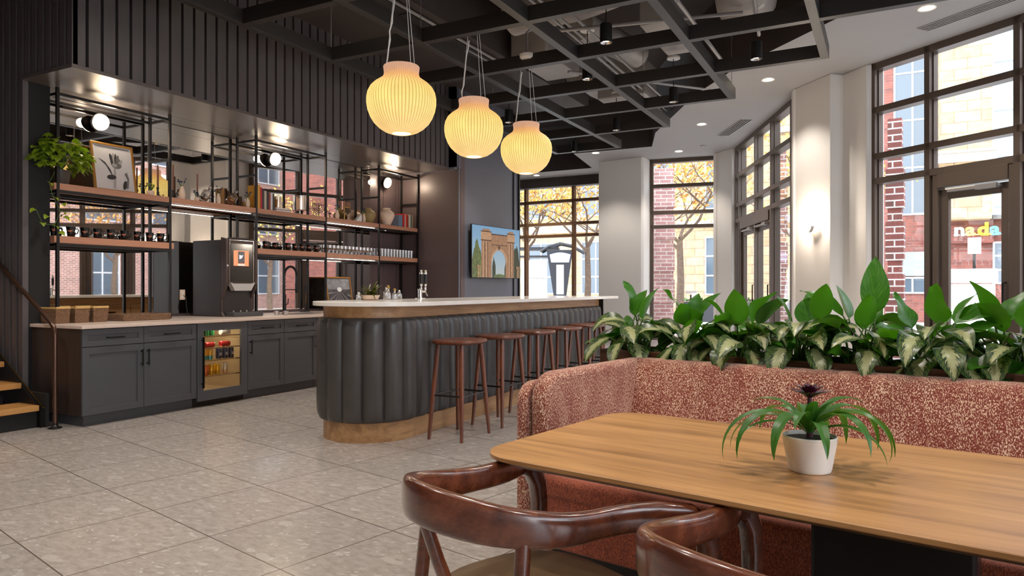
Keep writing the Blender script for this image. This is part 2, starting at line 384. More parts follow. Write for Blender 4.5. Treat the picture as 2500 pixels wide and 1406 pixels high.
def add_leaf(mb, o, az, L, W, p0, p1, roll=0, nv=8, fold=.25, seed=0, wave=.0, tipk=1.0, shape=.72):
    """leaf blade: starts at o, heading az, pitch from p0 to p1 (deg above horizontal)"""
    h = Vector((math.cos(az), math.sin(az), 0)); side0 = Vector((-math.sin(az), math.cos(az), 0)); up = Vector((0, 0, 1))
    pos = Vector(o); rows = []
    for k in range(nv + 1):
        t = k / nv
        p = rad(p0 + (p1 - p0) * (t ** 1.1))
        d = h * math.cos(p) + up * math.sin(p)
        nrm = (up * math.cos(p) - h * math.sin(p))
        if k: pos = pos + d * (L / nv)
        side = side0 * math.cos(roll) + nrm * math.sin(roll); nr = nrm * math.cos(roll) - side0 * math.sin(roll)
        w = W * .5 * max(0.02, math.sin(PI * min(1, t) ** shape) ** .85) * tipk
        if k == nv: w = W * .01
        wv = wave * W * math.sin(t * 9 + seed)
        row = []
        for j in (-1, -.5, 0, .5, 1):
            row.append(pos + side * (w * j) + nr * (abs(j) * w * fold + wv * j * abs(j)))
        rows.append(row)
    vs = [p for r in rows for p in r]; fs = []; uvs = []
    for k in range(nv):
        for j in range(4):
            a = k * 5 + j
            fs.append((a + 5, a + 6, a + 1, a))
            u0, u1 = j / 4, (j + 1) / 4; v0, v1 = k / nv + seed * 3.7, (k + 1) / nv + seed * 3.7
            uvs.append([(u0, v1), (u1, v1), (u1, v0), (u0, v0)])
    mb.add(vs, fs, uvs=uvs)
    return pos

TH = rad(9.5)
def xy(u, v): return (u * math.cos(TH) + v * math.sin(TH), -u * math.sin(TH) + v * math.cos(TH))
WORLD=6.3; SP=.6; AR=.2; EXPO=0.22; GAM=1.1
# ================================================================== SETTING
def struct(name, mb, mat, label=None, parent=None, **k):
    o = mb.build(name, mat, parent, **k)
    if not parent: tag(o, label, 'room', kind='structure')
    return o
ZC = 4.25
mb = MB(); mb.box(-13, 8, -4, 18.6, -.12, 0)
struct('floor', mb, M_['floor'], 'grey terrazzo-look stone tile floor laid at an angle')

I_ = [(-8.95, 16.47), (-6.5, 16.5), (-6.17, 14.54), (-4.39, 14.6), (-3.94, 13.33), (-2.6, 10.98), (-1.85, 9.98), (-.42, 8.57), (1.3, 6.8), (3.0, 4.4), (3.6, 0), (3.6, -4)]
O_ = [(-9.5, 17.9), (-5.95, 17.82), (-5.0, 16.3), (-3.3, 16.55), (-2.93, 16.2), (-1.15, 12.1), (-.12, 10.86), (1.4, 9.66), (3.0, 8.35), (4.85, 6.9), (6.0, 0), (6.75, -4)]
mb = MB()
for i in range(len(I_) - 1):
    q = [I_[i], I_[i + 1], O_[i + 1], O_[i]]
    mb.add([(x, y, ZC) for x, y in q] + [(x, y, 5.5) for x, y in q], [(3, 2, 1, 0), (4, 5, 6, 7), (2, 3, 7, 6)])
struct('ceiling', mb, M_['ceilw'], 'pale grey painted perimeter ceiling band with recessed lights')
mb = MB()
for i in range(len(I_) - 1):
    a, b = I_[i], I_[i + 1]
    mb.add([(a[0], a[1], ZC), (b[0], b[1], ZC), (b[0], b[1], 5.5), (a[0], a[1], 5.5)], [(0, 1, 2, 3)])
mb.prism([(-13, -4)] + list(reversed(O_)) + [(-13, 17.9)], 5.4, 5.5)
mb.box(-13, -4.75, -4, 11.9, 4.5, 5.4)
struct('ceiling.001', mb, M_['ceild'], 'dark painted open ceiling above the black beam grid')

# --- left side: slat wall, soffit, niche
def boards_y(mb, x, y0, y1, z0, z1):     # boards facing +X
    y = y0
    while y < y1 - .02:
        mb.box(x - .05, x, y, min(y + .108, y1), z0, z1); y += .137
def boards_x(mb, y, x0, x1, z0, z1):     # boards facing -Y
    x = x1
    while x > x0 + .02:
        mb.box(max(x - .072, x0), x, y, y + .05, z0, z1); x -= .112
back = MB()
back.box(-6.5, -6.322, 3.662, 9.6, 3.19, 4.5)
back.box(-11, -6.5, 3.662, 3.70, 3.19, 4.5)
back.box(-11, -7.06, 3.662, 3.86, 0, 3.19)
back.box(-11, -7.42, 3.86, 3.95, 0, 4.5)
sl = struct('wall_left', back, M_['slatgap'], 'charcoal vertical board wall above the drinks counter and beside the stairs')
mb = MB(); boards_y(mb, -6.27, 3.62, 9.6, 3.20, 4.5); mb.build('board_cladding', M_['slat'], sl)
mb = MB(); boards_x(mb, 3.61, -7.06, -6.27, 3.20, 4.5); boards_x(mb, 3.61, -11, -7.045, .0, 4.5); mb.build('board_cladding', M_['slat'], sl)
mb = MB(); mb.box(-7.06, -6.255, 3.60, 9.63, 3.165, 3.20); mb.box(-7.45, -7.06, 3.87, 9.63, 3.165, 3.20)
struct('trim_1', mb, M_['soffit'], 'brushed metal soffit above the shelving niche', bevel=.004)
mb = MB(); mb.box(-7.5, -7.42, 3.95, 9.8, .0, 3.17)
struct('wall_back', mb, M_['niche'], 'dark wall at the back of the shelving niche')
mb = MB(); mb.box(-7.42, -7.405, 3.93, 9.0, .94, 3.16)
mo = mb.build('niche_mirror', M_['mirror']); tag(mo, 'antique speckled mirror panel behind the shelves above the drinks counter', 'mirror')
mb = MB()
for y in (9.0, 9.35, 9.72): mb.box(-7.42, -7.40, y, y + .34, .94, 3.16)
struct('trim_2', mb, M_['niche'], 'dark plain panels at the right end of the niche', bevel=.003)
mb = MB(); mb.box(-7.5, -6.15, 9.78, 9.90, 0, 4.5)
struct('wall_niche_end', mb, M_['niche'], 'dark side wall at the right end of the drinks niche')
mb = MB(); mb.box(-6.35, -6.15, 9.60, 9.66, 3.165, 4.5); mb.box(-6.40, -6.15, 9.90, 11.82, 0, 4.5); mb.box(-9.5, -6.40, 11.7, 11.82, 0, 4.5)
mb.box(-6.149, -6.140, 9.70, 9.74, 0, 4.5); mb.box(-6.40, -6.15, 9.60, 9.78, 3.2, 4.5)
struct('wall_screen', mb, M_['tvwall'], 'smooth grey panelled wall carrying the television')
mb = MB(); mb.box(-6.148, -6.13, 11.60, 11.63, 0, 4.5); mb.box(-6.16, -6.12, 11.80, 11.84, 0, 4.5)
struct('trim_3', mb, M_['black'], 'dark joint strips at the edge of the television wall')
mb = MB(); mb.box(-9.6, -9.45, 11.8, 18.0, 0, 4.9); mb.box(-11.2, -11.0, -4, 3.9, 0, 5.4)
struct('wall_left_rear', mb, M_['tvwall'], 'grey wall beyond the television wall')

# --- window walls
M_['frameglow'] = plain('window_brown', (124, 88, 60), .45, 0, var=.08, vscale=4)  # orange glow on the far window bars put into their brown
TZ = [(3.58, 3.66), (2.96, 3.04), (2.63, 2.71)]
def wall_frame(p0, p1):
    d = Vector((p1[0] - p0[0], p1[1] - p0[1], 0)); L = d.length; d.normalize()
    M = Matrix.Translation((p0[0], p0[1], 0)) @ Matrix.Rotation(math.atan2(d.y, d.x), 4, 'Z')
    return M, L
def facade(idx, label, p0, p1, mull, ztop, zbot, doors=(), mw=.07, dep=.16, tz=TZ, fm='frame'):
    """frame in local x along wall, y = thickness"""
    M, L = wall_frame(p0, p1)
    w = thing('window_%d' % idx, label, 'window', kind='structure')
    f = MB(); g = MB()
    f.box(0, L, -dep / 2, dep / 2, ztop - .09, ztop, M); f.box(0, L, -dep / 2, dep / 2, zbot, zbot + .08, M)
    for x in mull:
        f.box(x - mw / 2, x + mw / 2, -dep / 2, dep / 2, zbot, ztop, M)
        f.box(x - mw / 2 - .015, x + mw / 2 + .015, -.02, .03, zbot, ztop, M)
    for a, b in zip(mull[:-1], mull[1:]):
        for z0, z1 in tz: f.box(a, b, -dep / 2, dep / 2, z0, z1, M)
    ox = [d for d in doors]
    for a, b in zip(mull[:-1], mull[1:]):
        isd = any(abs(a - d[0]) < .02 for d in ox)
        zlo = 2.66 if isd else zbot
        g.add([M @ Vector((a, .0, zlo)), M @ Vector((b, 0, zlo)), M @ Vector((b, 0, ztop)), M @ Vector((a, 0, ztop))], [(0, 1, 2, 3)])
    f.build('window_frame', M_[fm], w); g.build('pane', M_['glass'], w)
    return M
def door(idx, label, M, a, b, zh=2.63, leaf=1, dep=.12):
    d = thing('door_%d' % idx, label, 'door', kind='structure')
    f = MB(); f.box(a + .02, a + .09, -.07, .07, 0, zh, M); f.box(b - .09, b - .02, -.07, .07, 0, zh, M); f.box(a + .09, b - .09, -.09, .09, zh - .17, zh, M)
    f.build('door_frame', M_['frame'], d, bevel=.004)
    n = leaf; w = (b - a - .18) / n
    for i in range(n):
        x0 = a + .09 + i * w + .006; x1 = x0 + w - .012; zt = zh - .19
        l = MB(); l.box(x0, x0 + .10, -.025, .025, .01, zt, M); l.box(x1 - .10, x1, -.025, .025, .01, zt, M); l.box(x0 + .1, x1 - .1, -.025, .025, zt - .12, zt, M); l.box(x0 + .1, x1 - .1, -.025, .025, .01, .28, M)
        lo = l.build('door_leaf', M_['frame'], d, bevel=.003)
        g = MB(); g.add([M @ Vector(p) for p in ((x0 + .1, 0, .28), (x1 - .1, 0, .28), (x1 - .1, 0, zt - .12), (x0 + .1, 0, zt - .12))], [(0, 1, 2, 3)]); g.build('pane', M_['glass'], lo)
        c = MB(); c.box(x0 + .12, x1 - .08, -.085, -.03, zt - .045, zt - .012, M); c.box(x1 - .34, x1 - .10, -.12, -.03, zt - .06, zt - .005, M); c.build('door_closer', M_['pipe'], lo, bevel=.003)
        h = MB(); h.tube([M @ Vector((x1 - .05, -.03, .9)), M @ Vector((x1 - .05, -.08, .9)), M @ Vector((x1 - .05, -.08, 1.3)), M @ Vector((x1 - .05, -.03, 1.3))], .012, 8); h.build('door_handle', M_['black'], lo, smooth=True)
    return d
# near right window wall (with the single door)
W0 = (-.136, 10.694); wd = Vector((1.487, -1.184)).normalized(); W1 = (W0[0] + wd.x * 6.2, W0[1] + wd.y * 6.2)
MW = facade(1, 'tall bronze framed window wall at the right with a door below its panes', W0, W1, [.04, .815, 1.87, 2.70, 3.6, 4.5, 5.4, 6.16], ZC, .02, doors=[(.815, 1)])
door(1, 'bronze framed glass street door at the right edge', MW, .86, 1.87)
# curved far right facade
F0 = (-2.95, 16.0); F1 = (-1.25, 12.0)
MF = facade(2, 'bronze framed window wall behind the sconce column', F0, F1, [.42, .74, 2.05, 3.15, 4.3], ZC, .02, doors=[(.74, 1), (2.05, 1)])
door(2, 'pair of bronze glass doors between the two far white columns', MF, .78, 3.12, leaf=2)
facade(3, 'tall window between the two far white columns', (-4.90, 16.15), (-3.28, 16.40), [.03, 1.60], ZC, .02)
facade(4, 'far window with glow-tinted wooden cross bars beside the television', (-9.4, 17.72), (-5.9, 17.62), [.03, .45, 1.92, 2.9, 3.46], 4.16, .02, fm='frameglow')
mb = MB(); mb.box(-9.4, -5.9, 17.42, 17.7, 4.0, 4.249)
struct('trim_4', mb, M_['ceild'], 'dark brown header above the far left window')
# columns
def col(name, poly, label, rnd=0):
    mb = MB(); mb.prism(poly, 0, ZC); return struct(name, mb, M_['white'], label, bevel=.012)
col('wall_far', [(-6.05, 15.78), (-4.95, 15.62), (-4.90, 15.66), (-4.88, 16.2), (-5.9, 17.8), (-6.0, 17.8)], 'white square column left of the far tall window')
col('wall_far_right', [(-3.40, 15.99), (-3.33, 15.92), (-3.30, 15.93), (-2.92, 15.55), (-2.80, 15.60), (-2.74, 15.75), (-2.98, 16.3), (-3.2, 17), (-3.4, 17)], 'white stepped column beside the pair of far doors')
col('wall_right', [(-1.27, 11.50), (-1.235, 11.37), (-1.20, 11.365), (-.684, 10.794), (-.535, 10.937), (-.229, 10.60), (-.150, 10.62), (-.06, 10.72), (-.02, 10.9), (-.7, 12.4), (-1.2, 12.2)], 'white stepped column carrying the glowing wall sconce')
mb = MB()
mb.prism([(-6.06, 15.765), (-4.94, 15.605), (-4.94, 15.62), (-6.06, 15.78)], 0, .12); struct('baseboard_far', mb, M_['black'], 'dark baseboard of the far white column')
# surroundings behind the viewer
mb = MB(); mb.box(-11.2, 7.6, -4.15, -4, 0, 5.5)
struct('wall_rear', mb, M_['white'], 'pale wall behind the seating area')
facade(5, 'window wall along the right side of the seating area', (W1[0], W1[1]), (6.6, -3.9), [.05, 1.6, 3.2, 4.8, 6.4, 8.0, 9.6], ZC, .02)

# --- recessed vents and lights in the pale ceiling
def slot_vent(p, q, w, n, label):
    a, b = Vector((p[0], p[1], 0)), Vector((q[0], q[1], 0)); d = (b - a).normalized(); s = Vector((-d.y, d.x, 0))
    t = thing('ceiling_vent', label, 'vent', (0, 0, 0))
    fr = MB(); sl = MB()
    def quadbox(mb, o, wid, z0, z1):
        c = [a + s * (o - wid / 2), b + s * (o - wid / 2), b + s * (o + wid / 2), a + s * (o + wid / 2)]
        mb.prism([(v.x, v.y) for v in c], z0, z1)
    for i in range(n + 1): quadbox(fr, (i - n / 2) * w, w * .35, ZC - .012, ZC)
    for i in range(n): quadbox(sl, (i + .5 - n / 2) * w, w * .65, ZC - .004, ZC - .001)
    fr.build('vent_frame', M_['ceilw'], t); sl.build('slot', M_['black'], t)
slot_vent((.38, 9.46), (2.6, 7.75), .045, 4, 'long linear slot vent beside the right window wall')
slot_vent((-2.83, 14.2), (-2.2, 13.05), .05, 4, 'short linear slot vent near the far doors')
def recessed(x, y, z, label, r=.075, spot=60):
    t = thing('recessed_light', label, 'ceiling light', (x, y, z), group=None)
    MB().lathe([(r + .018, -.006), (r + .014, -.012), (r, -.004)], 24, capb=False, capt=False).build('trim_ring', M_['trimw'], t, smooth=True)
    MB().lathe([(r, -.003), (r, -.001)], 24).build('lens', M_['lampd'], t)
recessed(.393, 8.756, ZC, 'recessed light nearest the right window wall, next to the slot vent')
recessed(-1.498, 10.69, ZC, 'recessed light in front of the sconce column')
recessed(-2.982, 13.03, ZC, 'recessed light beside the short slot vent')
recessed(-4.017, 15.368, ZC, 'recessed light above the tall window between far columns')
recessed(-5.70, 14.685, ZC, 'recessed light above the white column nearest the television')
recessed(-8.233, 16.883, ZC, 'recessed light in front of the far left window')
recessed(-6.52, 5.70, 4.5 if False else 4.499, 'recessed light in the dark ceiling above the board wall', .07) if False else None
recessed(-6.02 + .62, 5.55, 4.5, 'recessed light in the dark ceiling over the drinks counter')
for x, y, lab in ((-1.17, 9.9, 'tiny round sprinkler cap on the pale ceiling by the sconce column'), (-3.4, 15.0, 'tiny round sprinkler cap on the far pale ceiling')):
    tag(MB().lathe([(.06, -.02), (.065, -.008), (.065, 0)], 20, (x, y, ZC)).build('sprinkler_cap', M_['ceilw'], smooth=True), lab, 'sprinkler')
# --- black beam grid
g = thing('ceiling_grid', 'suspended square grid of black beams below the dark ceiling', 'ceiling grid')
XB = [-5.65 + 1.26 * i for i in range(6)]; YB = [-.12 + 1.26 * j for j in range(11)]
lim = {0: 12.48, 1: 12.48, 2: 11.22, 3: 9.96, 4: 8.70, 5: 7.44}
zg0, zg1, hw = 3.85, 4.0, .045
for i, x in enumerate(XB):
    MB().box(x - hw, x + hw, -3.5, lim[i] + hw, zg0, zg1).build('beam', M_['beam'], g, bevel=.003)
for j, y in enumerate(YB):
    xr = max(XB[i] for i in range(6) if lim[i] >= y - .01)
    for i in range(5):
        if XB[i + 1] <= xr + .01: MB().box(XB[i] + hw, XB[i + 1] - hw, y - hw, y + hw, zg0, zg1 - .002).build('beam', M_['beam'], g)
for x in XB[:4]:
    for y in YB[2::3]:
        if y < 11: MB().cyl((x, y, zg1), (x, y, 5.4 if x > -4.75 else 4.5), .004, 6).build('hanger_rod', M_['pipe'], g)
# --- ducts, conduits
def duct(label, pts, r, name='duct', mat='duct', n=18):
    mb = MB()
    P = []
    rr = []
    for a, b in zip(pts[:-1], pts[1:]):
        a, b = Vector(a), Vector(b); m = max(2, int((b - a).length / .25))
        for k in range(m): P.append(a + (b - a) * k / m); rr.append(r * (1 + (.05 * math.sin(len(P) * 2.1) if r > .1 else 0)))
    P.append(Vector(pts[-1])); rr.append(r)
    mb.tube(P, rr, n); tag(mb.build(name, M_[mat], smooth=True), label, 'duct' if r > .1 else 'conduit')
duct('big wrapped air duct running along the right side above the grid', [(-.9, 3.5, 4.75), (-1.1, 6.8, 4.72), (-1.5, 8.9, 4.75)], .36)
duct('wrapped air duct crossing above the middle of the grid', [(-4.35, 8.2, 4.85), (-3.2, 8.1, 4.85), (-1.95, 7.5, 4.85)], .26)
duct('short wrapped duct branch near the pendants', [(-3.6, 8.7, 4.75), (-3.3, 10.2, 4.75)], .2)
duct('wrapped duct over the near end of the bar', [(-3.0, 3.4, 4.9), (-2.2, 6.2, 4.9)], .30)
duct('wrapped duct bend above the downlights at the far end', [(-4.45, 10.6, 4.75), (-4.4, 12.0, 4.75)], .2)
for k, (x, lab) in enumerate(((-4.55, 'left'), (-4.46, 'middle'), (-4.30, 'right'))):
    duct('thin grey conduit, %s one of the three parallel runs over the bar' % lab, [(x + 1.15, 3.0, 4.42), (x + 1.0, 12.4, 4.42)], .018, 'conduit', 'pipe', 8)
for k, (a, b, lab) in enumerate((((-.95, 5.2, 4.35), (-1.35, 8.9, 4.3), 'right of the downlights'), ((-2.2, 5.0, 4.42), (-2.25, 10.0, 4.38), 'above the second beam row'), ((-1.9, 6.4, 4.2), (-1.85, 9.2, 4.15), 'just above the right corner of the grid'), ((-3.6, 7.6, 4.3), (-1.4, 8.1, 4.3), 'crossing over to the smoke detector'), ((-3.9, 9.0, 4.25), (-2.2, 11.0, 4.25), 'slanting near the far grid corner'))):
    duct('thin grey conduit ' + lab, [a, b], .022, 'conduit', 'pipe', 8)
for k, (a, b, lab) in enumerate((((-2.75, 8.6), (-2.35, 9.9), 'a steel box duct at the far right of the grid'), ((-4.65, 8.7), (-4.1, 9.9), 'a steel box duct above the third pendant'), ((-4.2, 10.9), (-3.4, 11.6), 'a steel box duct over the far end'))):
    tag(MB().box(a[0], b[0], a[1], b[1], 4.55 - .1 * k, 4.95).build('box_duct', M_['duct'], bevel=.02), lab.replace('a steel', 'grey steel'), 'duct')
mb = MB(); mb.box(-5.35, -4.95, 5.6, 8.9, 4.47, 4.499); 
cp = tag(mb.build('ceiling_panel', M_['beam'], bevel=.004), 'long dark access panel strip on the dark ceiling left of the pendants', 'panel')
for y in (5.9, 6.7, 7.5): MB().box(-5.345, -4.955, y, y + .015, 4.462, 4.475).build('joint', M_['black'], cp)
MB().tube([(-5.3, 8.15, 4.465), (-5.0, 8.15, 4.465), (-5.0, 8.75, 4.465), (-5.3, 8.75, 4.465)], .012, 6, closed=True).build('grille_frame', M_['pipe'], cp)
MB().cyl((-4.9, 5.4, 4.47), (-4.88, 8.9, 4.47), .02, 8).build('conduit', M_['pipe'], cp)
t = thing('smoke_detector', 'white round smoke detector above the grid behind the middle pendant', 'smoke detector', (-3.74, 7.41, 3.96))
MB().lathe([(.06, -.02), (.085, 0), (.09, .035), (.07, .05)], 24).build('body', M_['trimw'], t, smooth=True)
MB().tube([(0, 0, .05), (0, 0, .3), (.1, .05, .38)], .015, 8).build('conduit', M_['pipe'], t, smooth=True)

# --- cylinder downlights
proto = None
for k, (x, y, lab) in enumerate(((-2.6, 7.0, 'black cylinder downlight at the top centre, below a pale ceiling disc'), (-1.29, 8.3, 'black cylinder downlight nearest the right corner of the grid'),
        (-2.6, 9.67, 'black cylinder downlight beside the slanting edge of the pale ceiling'), (-3.89, 10.96, 'black cylinder downlight at the far centre of the grid'),
        (-3.26, 8.12, 'black cylinder downlight partly hidden by beams right of the smoke detector'), (-5.19, 12.3, 'farthest black cylinder downlight, above the third pendant'),
        (-5.19, 9.66, 'black cylinder downlight between the second and third pendants'), (-3.9, 3.6, 'black cylinder downlight above the near end of the bar, out of frame'),
        (-1.3, 5.7, 'black cylinder downlight above the dining table side'))):
    if k in (7,): continue
    if k == 8: continue
    if proto is None:
        proto = thing('cylinder_downlight', lab, 'ceiling light', (x, y, 3.82))
        MB().lathe([(.062, 0), (.065, .004), (.065, .195), (.06, .2)], 28, capb=False).build('housing', M_['black'], proto, smooth=True)
        MB().lathe([(.061, .004), (.045, .03)], 28, capb=False, capt=False).build('reflector', M_['chrome'], proto, smooth=True)
        MB().lathe([(.046, .028), (.046, .032)], 24).build('lens', M_['lampd'], proto)
        MB().cyl((0, 0, .2), (0, 0, .62), .006, 8).build('rod', M_['black'], proto)
        MB().lathe([(.09, .60), (.09, .625)], 24).build('canopy', M_['trimw'], proto, smooth=True)
    else: dup(proto, (x, y, 3.82), label=lab)
# ================================================================== DRINKS COUNTER
XF = -6.27
def shaker(mb, x, y0, y1, z0, z1, st=.05):
    mb.box(x, x + .012, y0, y1, z0, z1)
    mb.box(x + .012, x + .022, y0, y0 + st, z0, z1); mb.box(x + .012, x + .022, y1 - st, y1, z0, z1)
    mb.box(x + .012, x + .022, y0 + st, y1 - st, z0, z0 + st); mb.box(x + .012, x + .022, y0 + st, y1 - st, z1 - st, z1)
def bar_handle_v(x, y, z0, z1):
    mb = MB(); mb.cyl((x + .035, y, z0), (x + .035, y, z1), .007, 10)
    for z in (z0 + .02, z1 - .02): mb.cyl((x, y, z), (x + .035, y, z), .006, 8)
    return mb
def bar_handle_h(x, y0, y1, z):
    mb = MB(); mb.cyl((x + .032, y0, z), (x + .032, y1, z), .006, 10)
    for y in (y0 + .012, y1 - .012): mb.cyl((x, y, z), (x + .032, y, z), .006, 8)
    return mb
def cabinet(y0, y1, n, label, left_end=False, hl=None, skip=0):
    t = thing('base_cabinet', label, 'cabinet', (0, 0, 0))
    xb = XF - .022
    mb = MB(); mb.box(-7.40, xb, y0, y1, .10, .874); mb.build('carcass', M_['cabend'], t)
    mb = MB(); mb.box(-7.38, xb - .05, y0 + (.05 if left_end else 0), y1, 0, .10); mb.build('toe_kick', M_['cab'], t)
    w = (y1 - y0) / n
    for i in range(n):
        a, b = y0 + i * w + .003, y0 + (i + 1) * w - .003
        mb = MB(); shaker(mb, xb + .0005, a, b, .715, .868); d = mb.build('drawer', M_['cab'], t, bevel=.002)
        bar_handle_h(XF + .0, (a + b) / 2 - .08, (a + b) / 2 + .08, .79).build('drawer_handle', M_['handle'], d, smooth=True)
        mb = MB(); shaker(mb, xb + .0005, a, b, .104, .708, .06); d = mb.build('door', M_['cab'], t, bevel=.002)
        right = hl[i]
        yy = b - .028 if right else a + .028
        bar_handle_v(XF + .0, yy, .50, .66).build('door_handle', M_['handle'], d, smooth=True)
    return t
cabinet(3.70, 4.868, 2, 'grey shaker base cabinet with two drawers and two doors left of the drinks fridge', True, [True, False])
cabinet(5.524, 6.604, 2, 'grey shaker base cabinet with two drawers and two doors right of the drinks fridge', False, [False, True])
cabinet(6.606, 9.77, 5, 'grey shaker base cabinet run hidden behind the bar', False, [False, True, False, True, False])
mb = MB(); mb.box(-7.4, XF + .03, 3.68, 9.775, .876, .906)
tag(mb.build('worktop', M_['quartzw'], bevel=.004), 'pale quartz worktop running along the drinks counter', 'countertop')
# fridge
fr = thing('drinks_fridge', 'built-in undercounter drinks fridge with glass door full of cans', 'fridge')
y0, y1 = 4.872, 5.520
mb = MB(); mb.box(-7.0, -6.98, y0, y1, .1, .872); mb.box(-6.98, XF - .03, y0, y0 + .03, .1, .872); mb.box(-6.98, XF - .03, y1 - .03, y1, .1, .872); mb.box(-6.98, XF - .03, y0 + .03, y1 - .03, .1, .13); mb.box(-6.98, XF - .03, y0 + .03, y1 - .03, .84, .872)
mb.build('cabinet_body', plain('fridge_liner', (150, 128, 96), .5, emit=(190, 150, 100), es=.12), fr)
mb = MB(); mb.box(-6.9, XF - .08, y0, y1, 0, .099); mb.build('toe_grille', M_['black'], fr)
shz = (.305, .47, .60, .725)
for z in shz:
    mb = MB()
    mb.box(-6.62, -6.60, y0 + .03, y1 - .03, z - .004, z + .002); mb.box(XF - .06, XF - .05, y0 + .03, y1 - .03, z - .006, z + .004)
    for k in range(11): mb.box(-6.95, XF - .05, y0 + .045 + k * .056, y0 + .049 + k * .056, z - .003, z)
    mb.build('wire_shelf', M_['chrome'], fr)
mb = MB(); xb = XF - .024
mb.box(xb, xb + .03, y0 + .003, y0 + .075, .065, .868); mb.box(xb, xb + .03, y1 - .085, y1 - .003, .065, .868); mb.box(xb, xb + .03, y0 + .075, y1 - .085, .065, .17); mb.box(xb, xb + .03, y0 + .075, y1 - .085, .79, .868)
d = mb.build('door', M_['cab'], fr, bevel=.002)
mb = MB(); mb.add([(xb + .01, y0 + .07, .165), (xb + .01, y1 - .08, .165), (xb + .01, y1 - .08, .795), (xb + .01, y0 + .07, .795)], [(0, 1, 2, 3)]); mb.build('pane', M_['fglass'], d)
mb = MB(); mb.box(xb + .05, xb + .066, y0 + .045, y0 + .06, .20, .73)
for z in (.24, .69): mb.box(xb + .03, xb + .05, y0 + .047, y0 + .058, z, z + .012)
mb.build('door_handle', M_['handle'], d)
fl = bpy.data.lights.new('fridge_lamp', 'AREA'); fl.energy = 3.2; fl.color = (1, .88, .68); fl.size = .4; fl.size_y = .1; fl.shape = 'RECTANGLE'
flo = bpy.data.objects.new('fridge_lamp', fl); C.objects.link(flo); flo.location = (-6.5, 5.19, .835); flo.parent = fr
fl.use_shadow = True
# cans
def can_mat(n, c, c2): 
    m, nt, b = newmat(n); v = coords(nt); sp = nt.nodes.new('ShaderNodeSeparateXYZ'); nt.links.new(v, sp.inputs[0])
    rp = ramp(nt, [(0.0, s2l(c2)), (.045, s2l(c2)), (.046, s2l(c)), (1, s2l(c))]); rp.color_ramp.interpolation = 'CONSTANT'
    nt.links.new(sp.outputs['Z'], rp.inputs['Fac']); nt.links.new(rp.outputs['Color'], b.inputs['Base Color']); b.inputs['Metallic'].default_value = .4; b.inputs['Roughness'].default_value = .3
    return m
canm = {'green': can_mat('can_green', (40, 150, 80), (30, 120, 64)), 'red': can_mat('can_red', (214, 40, 44), (200, 30, 36)), 'yellow': can_mat('can_yellow', (236, 176, 66), (90, 170, 170)), 'navy': can_mat('can_navy', (40, 50, 84), (36, 44, 74)),
        'gold': can_mat('can_gold', (240, 176, 30), (200, 150, 20)), 'silver': can_mat('can_silver', (210, 208, 204), (190, 186, 180)), 'pink': can_mat('can_pink', (232, 120, 120), (220, 220, 214)), 'white': can_mat('can_white', (228, 214, 196), (226, 180, 140)), 'orange': can_mat('can_orange', (226, 110, 50), (200, 90, 40))}
canproto = {}
def can(c, y, z, x, lab, lying=False, s=1.0):
    if c not in canproto:
        t = thing('drink_can', lab, 'can', (0, 0, 0))
        MB().lathe([(.026, 0), (.031, .006), (.031, .104), (.026, .114)], 20).build('body', canm[c], t, smooth=True)
        MB().lathe([(.0265, .1135), (.027, .117), (.024, .117), (.023, .1145)], 20).build('lid', M_['chrome'], t, smooth=True)
        if c == 'navy':
            q = MB()
            for dz in (.04, .05, .06): q.box(.0305, .0325, -.014, .014, dz, dz + .006)
            q.build('print', M_['trimw'], t)
        canproto[c] = t
    else: t = dup(canproto[c], (0, 0, 0), label=lab)
    t.location = (x, y, z)
    t['group'] = 'drink cans in the fridge'
    if lying: t.rotation_euler = (rad(-90), 0, 0); t.location = (x, y - .06, z + .031)
yb = y0 + .11
X1 = XF - .10
for i, (c, y) in enumerate((('pink', 4.975), ('orange', 5.055), ('gold', 5.125), ('gold', 5.20), ('white', 5.30))): can(c, y, .31, X1, '%s drink can on the bottom fridge shelf, %s from the left' % (c, ORD[i]))
for i, (c, y) in enumerate((('yellow', 4.955), ('yellow', 5.03), ('yellow', 5.105), ('navy', 5.22), ('navy', 5.30), ('navy', 5.38))): can(c, y, .475, X1, '%s drink can on the second lowest fridge shelf, %s from the left' % (c, ORD[i]))
for i, (c, y) in enumerate((('red', 4.96), ('red', 5.10), ('red', 5.30))): can(c, y, .604, X1, 'red drink can lying on its side on the fridge shelf, %s from the left' % ORD[i], True)
for i, (c, y, l) in enumerate((('silver', 4.955, True), ('green', 5.02, False), ('green', 5.085, False), ('green', 5.15, False), ('silver', 5.30, True))):
    if c == 'green': can(c, y - .01, .729, X1 - .02, 'green drink can standing on the top fridge shelf, %s from the left' % ORD[i - 1], False)
    else: can(c, y, .729, X1, 'silver drink can lying on the top fridge shelf, %s of the green cans' % ('left' if i == 0 else 'right'), l)

